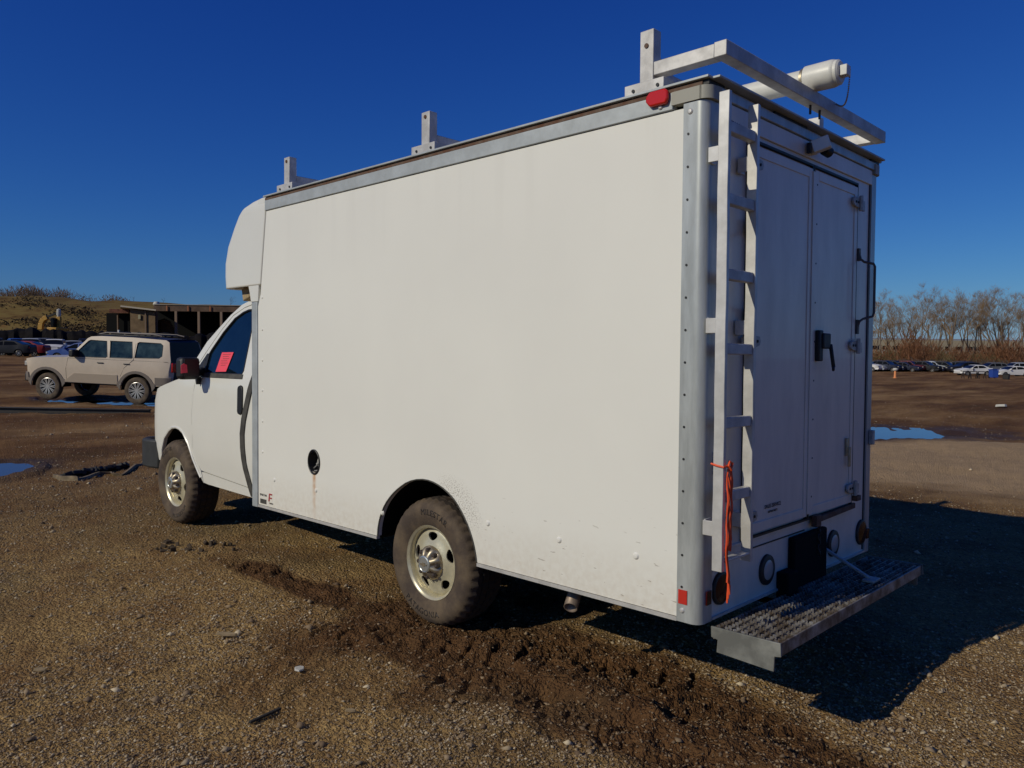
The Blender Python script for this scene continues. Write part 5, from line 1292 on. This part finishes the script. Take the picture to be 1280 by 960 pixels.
def quad_wall(p0, p1, z0, z1, th, name, m, parent=None, d0=DS, d1=DS):
    a = loc(p0, d0, 0); c = loc(p1, d1, 0); mb = MB(); mb.bar((a.x, a.y, -org.z+ (z0+z1)/2), (c.x, c.y, -org.z+(z0+z1)/2), th, z1-z0); return SP(mb, name, m, parent)
quad_wall(193, 372, zb_, zt_, .35, 'fascia', fas)
quad_wall(193, 372, zt_+.02, zt_+.12, .6, 'roof_edge', mat('pale_flashing', (.3, .26, .2), .6))
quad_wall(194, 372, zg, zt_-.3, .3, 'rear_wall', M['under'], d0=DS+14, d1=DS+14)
for px in (195.5, 220.5, 249, 277, 306, 335):
    p = quad_wall(px-1.6 if px > 200 else px-1.8, px+1.2, zg, zb_, .35, 'post', postm)
    q = quad_wall(px-2.6, px+2.2, zg, zg+1.2, .6, 'post_base', mat('concrete_base', (.25, .22, .18), .9) if px == 220.5 else M['tan'], None, DS-.3, DS-.3) if px > 240 and px < 300 else None
for px in (208, 234.5, 262): quad_wall(px, px+1.4, zb_+.05, zt_-.1, .1, 'fascia_plate', mat('orange_plate%d' % int(px), (.33, .11, .04), .7), None, DS-.35, DS-.35)
mb = MB()
for (pa_, da, za) in (): pass
a = loc(193, DS, zt_-org.z*0); 
# flat roof
rp = [loc(193, DS, 0), loc(372, DS, 0), loc(372, DS+14.3, 0), loc(193, DS+14.3, 0)]
SP(MB().add([(p.x, p.y, zt_-.25-org.z) for p in rp]+[(p.x, p.y, zt_-.05-org.z) for p in rp], [(0, 1, 2, 3), (4, 7, 6, 5), (0, 4, 5, 1), (1, 5, 6, 2), (2, 6, 7, 3), (3, 7, 4, 0)]), 'roof', fas)
# side annexe with sloping roof
az0 = zpx(152, 384, DS-4); az1 = zpx(195, 389, DS-4)
p0, p1, p2, p3 = loc(163, DS-4, 0), loc(194, DS-4, 0), loc(194, DS+9, 0), loc(163, DS+9, 0)
z = lambda v: v-org.z
mb = MB().add([(p0.x, p0.y, z(zg)), (p1.x, p1.y, z(zg)), (p1.x, p1.y, z(az1-.1)), (p0.x, p0.y, z(az0-.25)), (p3.x, p3.y, z(zg)), (p2.x, p2.y, z(zg)), (p2.x, p2.y, z(az1-.1)), (p3.x, p3.y, z(az0-.25))], [(0, 1, 2, 3), (4, 7, 6, 5), (0, 3, 7, 4), (1, 5, 6, 2), (3, 2, 6, 7)])
an = SP(mb, 'annexe_wall', bw)
q0, q1, q2, q3 = loc(151, DS-4.8, 0), loc(195, DS-4.8, 0), loc(195, DS+9, 0), loc(151, DS+9, 0)
mb = MB().add([(q0.x, q0.y, z(az0)), (q1.x, q1.y, z(az1)), (q2.x, q2.y, z(az1)), (q3.x, q3.y, z(az0)), (q0.x, q0.y, z(az0+.22)), (q1.x, q1.y, z(az1+.22)), (q2.x, q2.y, z(az1+.22)), (q3.x, q3.y, z(az0+.22))], [(0, 1, 2, 3), (4, 7, 6, 5), (0, 4, 5, 1), (1, 5, 6, 2), (2, 6, 7, 3), (3, 7, 4, 0)])
SP(mb, 'annexe_roof', mat('pale_roof_sheet', (.42, .36, .27), .6))
quad_wall(173.0, 176.0, zpx(170, 399, DS-4), zpx(170, 393.5, DS-4), .12, 'wall_vent', mat('pale_vent', (.32, .29, .17), .7), an, DS-4.15, DS-4.15)
quad_wall(181.5, 182.6, zg, az1, .12, 'trim_strip', postm, an, DS-4.15, DS-4.15)
# dark barn opening & rusty lean-to
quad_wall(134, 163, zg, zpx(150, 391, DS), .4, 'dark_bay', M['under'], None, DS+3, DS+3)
quad_wall(138, 163, zpx(150, 391, DS), zpx(150, 386, DS), .5, 'rusty_lintel', mat('rusty_sheet', (.16, .05, .025), .8, noise=.5, nscale=2), None, DS+2, DS+2)
quad_wall(147, 148, zg, zpx(147, 391, DS), .3, 'post', postm, None, DS+2.2, DS+2.2)
# rusty heap in the first bay, dome light on roof
mb = MB().lathe([(0, 4.6), (1.0, 4.3), (1.5, 3.0), (2.1, 1.6), (2.6, 0)], 16, axis='z'); rgn = random.Random(3)
mb.v = [(x*(1+rgn.uniform(-.18, .18)), y*(1+rgn.uniform(-.18, .18)), zz*(1+rgn.uniform(-.08, .08))) for x, y, zz in mb.v]
o = mb.build('soil_heap', mat('rust_soil', (.13, .055, .022), .95, noise=.5, nscale=1)); o.location = Vector((*xy(DS+5, (205-640)/992.6*(DS+5)), hb(DS+5, -50))); tag(o, 'reddish brown heap inside the first bay of the open shed', 'heap')
mb = MB().lathe([(0, .55), (.35, .5), (.5, .2), (.5, 0)], 16, axis='z'); o = mb.build('roof_dome', M['stone']); o.location = Vector((*xy(DS+4, (196-640)/992.6*(DS+4)), zpx(196, 381.5, DS+4))); tag(o, 'small white dome shaped vent on the left end of the shed roof', 'vent')

# excavator
yel = mat('machine_yellow', (.50, .27, .035), .5, noise=.3, nscale=1)
exd = 109; ex0 = Vector((*xy(exd, (66-640)/992.6*exd), 0)); exz = hb(exd, -60)
exv = empty('excavator', (ex0.x, ex0.y, exz), 'yellow excavator with arched boom behind the black bank at left', 'excavator', rz=YAW)
# local x = away from camera, local y = to the left in the picture
S_ = exd/992.6
ly = lambda px: (66-px)*S_
lz = lambda px, py: zpx(px, py, exd)-exz
MB().bx(-1.4, 1.4, ly(78), ly(66), .9, lz(70, 404)-.6).build('house', yel, exv, bevel=.1)
MB().bx(-.9, .5, ly(72.5), ly(68), lz(70, 404)-.6, lz(70, 404)+.7).build('cab', M['carglass'], exv, bevel=.1)
for yy in (-1.5, 1.1): MB().bx(yy*1.0, yy+.5, ly(80), ly(62), 0, .9).build('track', M['blackmat'], exv, bevel=.25)
bm = MB(); pb_ = [(51, 412), (52, 404), (55, 399), (60, 396.5)]
for (a, c) in zip(pb_, pb_[1:]): bm.bar((0, ly(a[0]), lz(*a)), (0, ly(c[0]), lz(*c)), .5, .9, up=(1, 0, 0)) if False else bm.bar((0, ly(a[0]), lz(*a)), (0, ly(c[0]), lz(*c)), .62, .5, up=(1, 0, 0))
bm.build('boom', yel, exv, bevel=.05)
MB().bar((0, ly(59), lz(59, 396.5)), (0, ly(73), lz(73, 391)), .25, .3, up=(1, 0, 0)).build('stick', M['blackmat'], exv)
MB().bar((0, ly(74), lz(74, 412)), (0, ly(74), lz(74, 396)), .55, .45, up=(1, 0, 0)).build('mast', yel, exv, bevel=.05)
MB().lathe([(0, 1.1), (.25, 1.0), (.3, .3), (.2, 0)], 10, axis='z', org=(0, ly(74), lz(74, 396))).build('mast_cap', M['stone'], exv)
# pallet-like clutter left of shed
mb = MB(); rg = random.Random(9)
for i in range(9): mb.box((rg.uniform(-1.4, 1.4), rg.uniform(-2.4, 2.4), .5+rg.uniform(0, 2.6)), (1, rg.uniform(.4, 1), rg.uniform(.4, 1.2)), (0, 0, rg.random()))
o = mb.build('scrap_pile', mat('tan_scrap', (.24, .17, .09), .9, noise=.5, nscale=1)); o.location = Vector((*xy(110, (129-640)/992.6*110), hb(110, -55)-.1)); tag(o, 'heap of tan scrap behind the black bank left of the shed', 'scrap')

# ------------------------------------------------------------------ bare trees
def bare_tree(seed, hgt, spread=1.0, levels=5, lean=0, nb=3, thin=1.0):
    rg = random.Random(seed); trunk = MB(); crown = MB()
    def limb(p, d, L, r, lv, mbx):
        n = 4 if lv < 2 else 3; pts = [p]; q = p.copy(); dd_ = d.copy()
        for i in range(n):
            dd_ = (dd_+Vector((rg.gauss(0, .10), rg.gauss(0, .10), rg.gauss(.05, .06)))).normalized(); q = q+dd_*L/n; pts.append(q.copy())
        rs = [r*(1-.55*i/n) for i in range(n+1)]
        mbx.tube(pts, rs, 5 if lv < 2 else 3, cap=False)
        if lv >= levels-1:
            for _ in range(1):
                a = pts[rg.randrange(1, n+1)]; e = (dd_+Vector((rg.gauss(0, .35), rg.gauss(0, .35), rg.gauss(.3, .25)))).normalized()*hgt*rg.uniform(.03, .07); sd2 = e.cross(Vector((rg.gauss(0, 1), rg.gauss(0, 1), rg.gauss(0, 1)))).normalized()*hgt*.0008
                crown.add([a-sd2, a+sd2, a+e], [(0, 1, 2)])
        if lv >= levels: return
        k = nb+(1 if lv > 0 else 4)+(1 if lv > 1 else 0)+(1 if lv > 3 else 0)
        for i in range(k):
            t = rg.uniform(.35 if lv else .38, 1.0); a = pts[min(n-1, int(t*n))].lerp(pts[min(n, int(t*n)+1)], t*n-int(t*n)) if t < 1 else pts[-1]
            az = rg.uniform(0, 6.283); sp_ = rg.uniform(.35, .85)*spread
            side = Vector((math.cos(az), math.sin(az), 0)); side = (side-dd_*side.dot(dd_)).normalized()
            nd = (dd_*math.cos(sp_)+side*math.sin(sp_)+Vector((0, 0, .18))).normalized()
            limb(a, nd, L*rg.uniform(.40, .62), r*(1-.5*t)*rg.uniform(.42, .60), lv+1, crown)
    limb(Vector((0, 0, -.3)), Vector((lean, 0, 1)).normalized(), hgt*.62, hgt*.0125*thin, 0, trunk)
    return trunk, crown
barkm = mat('grey_bark', (.20, .155, .11), .9, noise=.4, nscale=2); twigm = mat('bare_twigs', (.22, .14, .07), .9); redtw = mat('russet_twigs', (.20, .085, .035), .9); ollm = mat('olive_twigs', (.13, .10, .04), .9)
TREES = []
for sd_ in range(6):
    tr, cr = bare_tree(20+sd_, 15, .85+.1*(sd_ % 3), 5, nb=2, thin=1.15)
    TREES.append((tr.build('trunk', barkm, None, fix=False), cr.build('crown', twigm, None, fix=False, smooth=False)))
def tree(x, y, z, h, k, rz, label, group, cm=None):
    r = empty('bare_tree', (x, y, z), label, 'tree', group, rz=rz); s = h/15.; r.scale = (s, s, s)
    for i, o in enumerate(TREES[k % 6]):
        c = bpy.data.objects.new(o.name.split('.')[0], o.data); COL.objects.link(c); c.parent = r
    return r
rg = random.Random(2)
tpb = [(1082+i*27+rg.uniform(-4, 4), rg.uniform(372, 392), rg.uniform(182, 200)) for i in range(9)]
tp = [(1070, 392, 175), (1093, 382, 168), (1101, 372, 160), (1112, 384, 172), (1122, 372, 158), (1133, 372, 170), (1141, 373, 160), (1152, 372, 166), (1160, 376, 178), (1170, 375, 165), (1183, 358, 158), (1192, 359, 163), (1200, 362, 160), (1211, 372, 175), (1217, 370, 165), (1228, 376, 172), (1237, 365, 160), (1245, 368, 166), (1254, 366, 162), (1262, 374, 176), (1274, 372, 158), (1284, 369, 164), (1300, 366, 168), (1318, 370, 160)]
wordz = ['slender', 'tall', 'forked', 'spreading', 'leaning', 'slim']
for i, (px, py, d) in enumerate(tp):
    u = at_px(px, d); x, y = xy(d, u); z = hb(d, u); h = zpx(px, py, d)-z+.4
    tree(x, y, z, h*1.02, i, rg.random()*6, '%s bare tree, number %d counted from the left along the right-hand tree line'.replace('number %d', '%s') % (wordz[i % 6], (ORD+['nineteenth', 'twentieth', 'twenty-first', 'twenty-second', 'twenty-third', 'twenty-fourth'])[i]), 'bare trees behind the far row of cars')
for i, (px, py, d) in enumerate(tpb):
    u = at_px(px, d); x, y = xy(d, u); z = hb(d, u); h = zpx(px, py, d)-z+.4
    tree(x, y, z, h*1.02, i+3, rg.random()*6, 'thin bare tree, %s from the left in the hazy back row of the tree line' % ORD[i], 'bare trees in the back row')
for t_ in TREES:
    for o in t_: bpy.data.objects.remove(o)
# undergrowth: many thin twig clumps (one mass)
def thicket(name, lab, spots, m, seed):
    rng = np.random.default_rng(seed); V = []; n = 0
    for (px, d, top, wd, cnt) in spots:
        u0 = at_px(px, d); wu = wd/992.6*d
        for _ in range(cnt):
            u = u0+rng.normal(0, wu*.5); dd_ = d+rng.normal(0, 2.2); x, y = xy(dd_, u); z = hb(dd_, u) if name != 'ridge_scrub' else hillz(dd_, u)-.1
            hgt = top*(1-min(.85, abs(u-u0)/wu*.6))*rng.uniform(.5, 1.05); a = rng.uniform(0, 6.28); ln = rng.uniform(.05, .4)*hgt
            zb0 = z+hgt*rng.uniform(0, .75); L = hgt*rng.uniform(.12, .35); wd_ = rng.uniform(.03, .09)
            p0 = np.array([x+math.cos(a)*ln*.4, y+math.sin(a)*ln*.4, zb0]); dv = np.array([math.cos(a)*.6, math.sin(a)*.6, 1.0]); dv /= np.linalg.norm(dv); sd2 = np.array([RY[0], RY[1], .2*rng.normal()])*wd_
            V += [p0-sd2, p0+sd2, p0+dv*L]; n += 1
    V = np.array(V); me = bpy.data.meshes.new(name); me.from_pydata(V.tolist(), [], [(3*i, 3*i+1, 3*i+2) for i in range(n)]); me.materials.append(m)
    o = bpy.data.objects.new(name, me); COL.objects.link(o); tag(o, lab, 'undergrowth'); o['kind'] = 'stuff'
rs = random.Random(5)
thicket('undergrowth', 'russet brown leafless undergrowth at the foot of the trees on the right', [(1100+rs.uniform(-8, 215), 150+rs.uniform(0, 14), rs.uniform(3.5, 7.5), rs.uniform(8, 16), 380) for _ in range(34)]+[(1140, 152, 9, 14, 900), (1163, 155, 6.5, 10, 500), (1195, 152, 5, 8, 400), (1241, 152, 6, 9, 500), (1258, 150, 8, 10, 500)], redtw, 1)
thicket('undergrowth', 'olive and tan scrub mixed along the foot of the trees on the right', [(1090+rs.uniform(0, 230), 148+rs.uniform(0, 18), rs.uniform(2, 5), rs.uniform(8, 18), 300) for _ in range(30)], ollm, 2)
thicket('undergrowth', 'low grey brown brush in a band behind the far row of cars', [(1080+i*6, 141+rs.uniform(0, 3), rs.uniform(1.3, 2.2), 8, 260) for i in range(42)], mat('grey_brush', (.11, .085, .065), .9), 3)
thicket('ridge_scrub', 'leafless brown scrub along the crest of the grassy hill', [(px, 176+rs.uniform(-3, 3), h, w_, c_) for px, h, w_, c_ in ((3, 3.2, 9, 500), (16, 2.6, 8, 400), (27, 3.4, 9, 500), (40, 4.0, 9, 700), (52, 3.2, 7, 450), (63, 2.6, 8, 350), (76, 3.2, 6, 400), (83, 3.0, 5, 300), (103, 2.2, 5, 150), (112, 2.2, 4, 120), (138, 2.6, 8, 260), (150, 2.4, 8, 260), (-20, 4, 14, 600), (-60, 4, 20, 700))], mat('ridge_twigs', (.10, .06, .035), .9), 4)
thicket('slope_scrub', 'dark brown brush clinging to the hillside above the black bank', [], twigm, 5) if False else None
# scattered hillside shrubs as real dark clumps
def shrubs():
    rng = np.random.default_rng(8); V = []; n = 0
    for _ in range(26):
        t_ = rng.uniform(-.66, -.50); d0 = rng.uniform(124, 160); u0 = t_*d0; w_ = rng.uniform(1.2, 3.2); h_ = rng.uniform(.5, 1.3)
        for _ in range(120):
            u = u0+rng.normal(0, w_); d = d0+rng.normal(0, 1.0); x, y = xy(d, u); z = hillz(d, u)+rng.uniform(0, h_)*max(.1, 1-abs(u-u0)/w_/2.2); s_ = rng.uniform(.10, .30); a = rng.uniform(0, 6.28)
            p = np.array([x, y, z]); e1 = np.array([math.cos(a), math.sin(a), .3])*s_; e2 = np.array([0, 0, 1.])*s_
            V += [p-e1, p+e1, p+e2]; n += 1
    me = bpy.data.meshes.new('hillside_brush'); me.from_pydata([tuple(v) for v in V], [], [(3*i, 3*i+1, 3*i+2) for i in range(n)]); me.materials.append(mat('dark_brush', (.07, .045, .018), .95))
    o = bpy.data.objects.new('hillside_brush', me); COL.objects.link(o); tag(o, 'dark brown brush growing in patches over the grassy hillside at left', 'brush'); o['kind'] = 'stuff'
shrubs()
# three small ridge trees
tr, cr = bare_tree(77, 15, 1.1, 4, nb=2, thin=1.2)
T1 = tr.build('trunk', barkm, None, fix=False); T2 = cr.build('crown', mat('ridge_twig', (.09, .055, .04), .9), None, fix=False, smooth=False)
for i, (px, py, lab) in enumerate(((12, 363, 'small bare tree among the scrub at the left end of the ridge'), (28, 358, 'bare tree standing highest over the ridge scrub, left of the excavator'), (41, 364, 'bare tree over the thickest ridge scrub, above the excavator boom'), (104, 368, 'lone left bare sapling on the hill crest'), (113, 368, 'lone right bare sapling on the hill crest'), (141, 369, 'left of two wide bare trees on the crest next to the shed'), (150, 369, 'right of two wide bare trees on the crest next to the shed'), (168, 372, 'low bare tree behind the annexe roof of the shed'), (204, 374, 'bare tree peeping over the shed roof by the white dome'), (288, 371, 'reddish bare tree over the shed roof beside the truck cab'))):
    d = 178; u = at_px(px, d); x, y = xy(d, u); z = hillz(d, u)-.2; h = max(1.5, zpx(px, py, d)-z+.3)
    r = empty('bare_tree', (x, y, z), lab, 'tree', 'bare trees on the hill crest', rz=i*1.3); s = h/15; r.scale = (s*1.3, s*1.3, s)
    for o in (T1, T2):
        c = bpy.data.objects.new(o.name.split('.')[0], o.data); COL.objects.link(c); c.parent = r
for o in (T1, T2): bpy.data.objects.remove(o)

# pale industrial building beyond the trees
bd = 215; z1 = zpx(1180, 425.5, bd); zg2 = hb(bd, at_px(1180, bd))-.2
wh = empty('warehouse', (*xy(bd, at_px(1180, bd)), zg2), 'long pale beige warehouse showing between the trunks on the right', 'warehouse')
org = wh.location.copy()
def loc2(px, d): x, y = xy(d, at_px(px, d)); return Vector((x, y, 0))-Vector((org.x, org.y, 0))
wm = mat('beige_wall', (.36, .31, .21), .8, noise=.1, nscale=.3)
a, c = loc2(1068, bd), loc2(1330, bd); MB().bar((a.x, a.y, (z1-zg2)/2), (c.x, c.y, (z1-zg2)/2), .4, z1-zg2).build('wall', wm, wh, smooth=False)
a2, c2 = loc2(1068, bd+25), loc2(1330, bd+25); MB().add([(a.x, a.y, z1-zg2+.02), (c.x, c.y, z1-zg2+.02), (c2.x, c2.y, z1-zg2+.6), (a2.x, a2.y, z1-zg2+.6)], [(0, 1, 2, 3)]).build('roof', mat('grey_roof', (.25, .23, .2), .8), wh, smooth=False)
for px in range(1076, 1328, 13):
    a, c = loc2(px, bd-.3), loc2(px+8, bd-.3); zz = (z1-zg2)*.62; MB().bar((a.x, a.y, zz), (c.x, c.y, zz), .1, .9).build('window', M['carglass'], wh, smooth=False)
for px in range(1100, 1320, 40):
    a, c = loc2(px, bd-.3), loc2(px+7, bd-.3); MB().bar((a.x, a.y, 1.4), (c.x, c.y, 1.4), .1, 2.8).build('dock_door', M['cap'], wh, smooth=False)
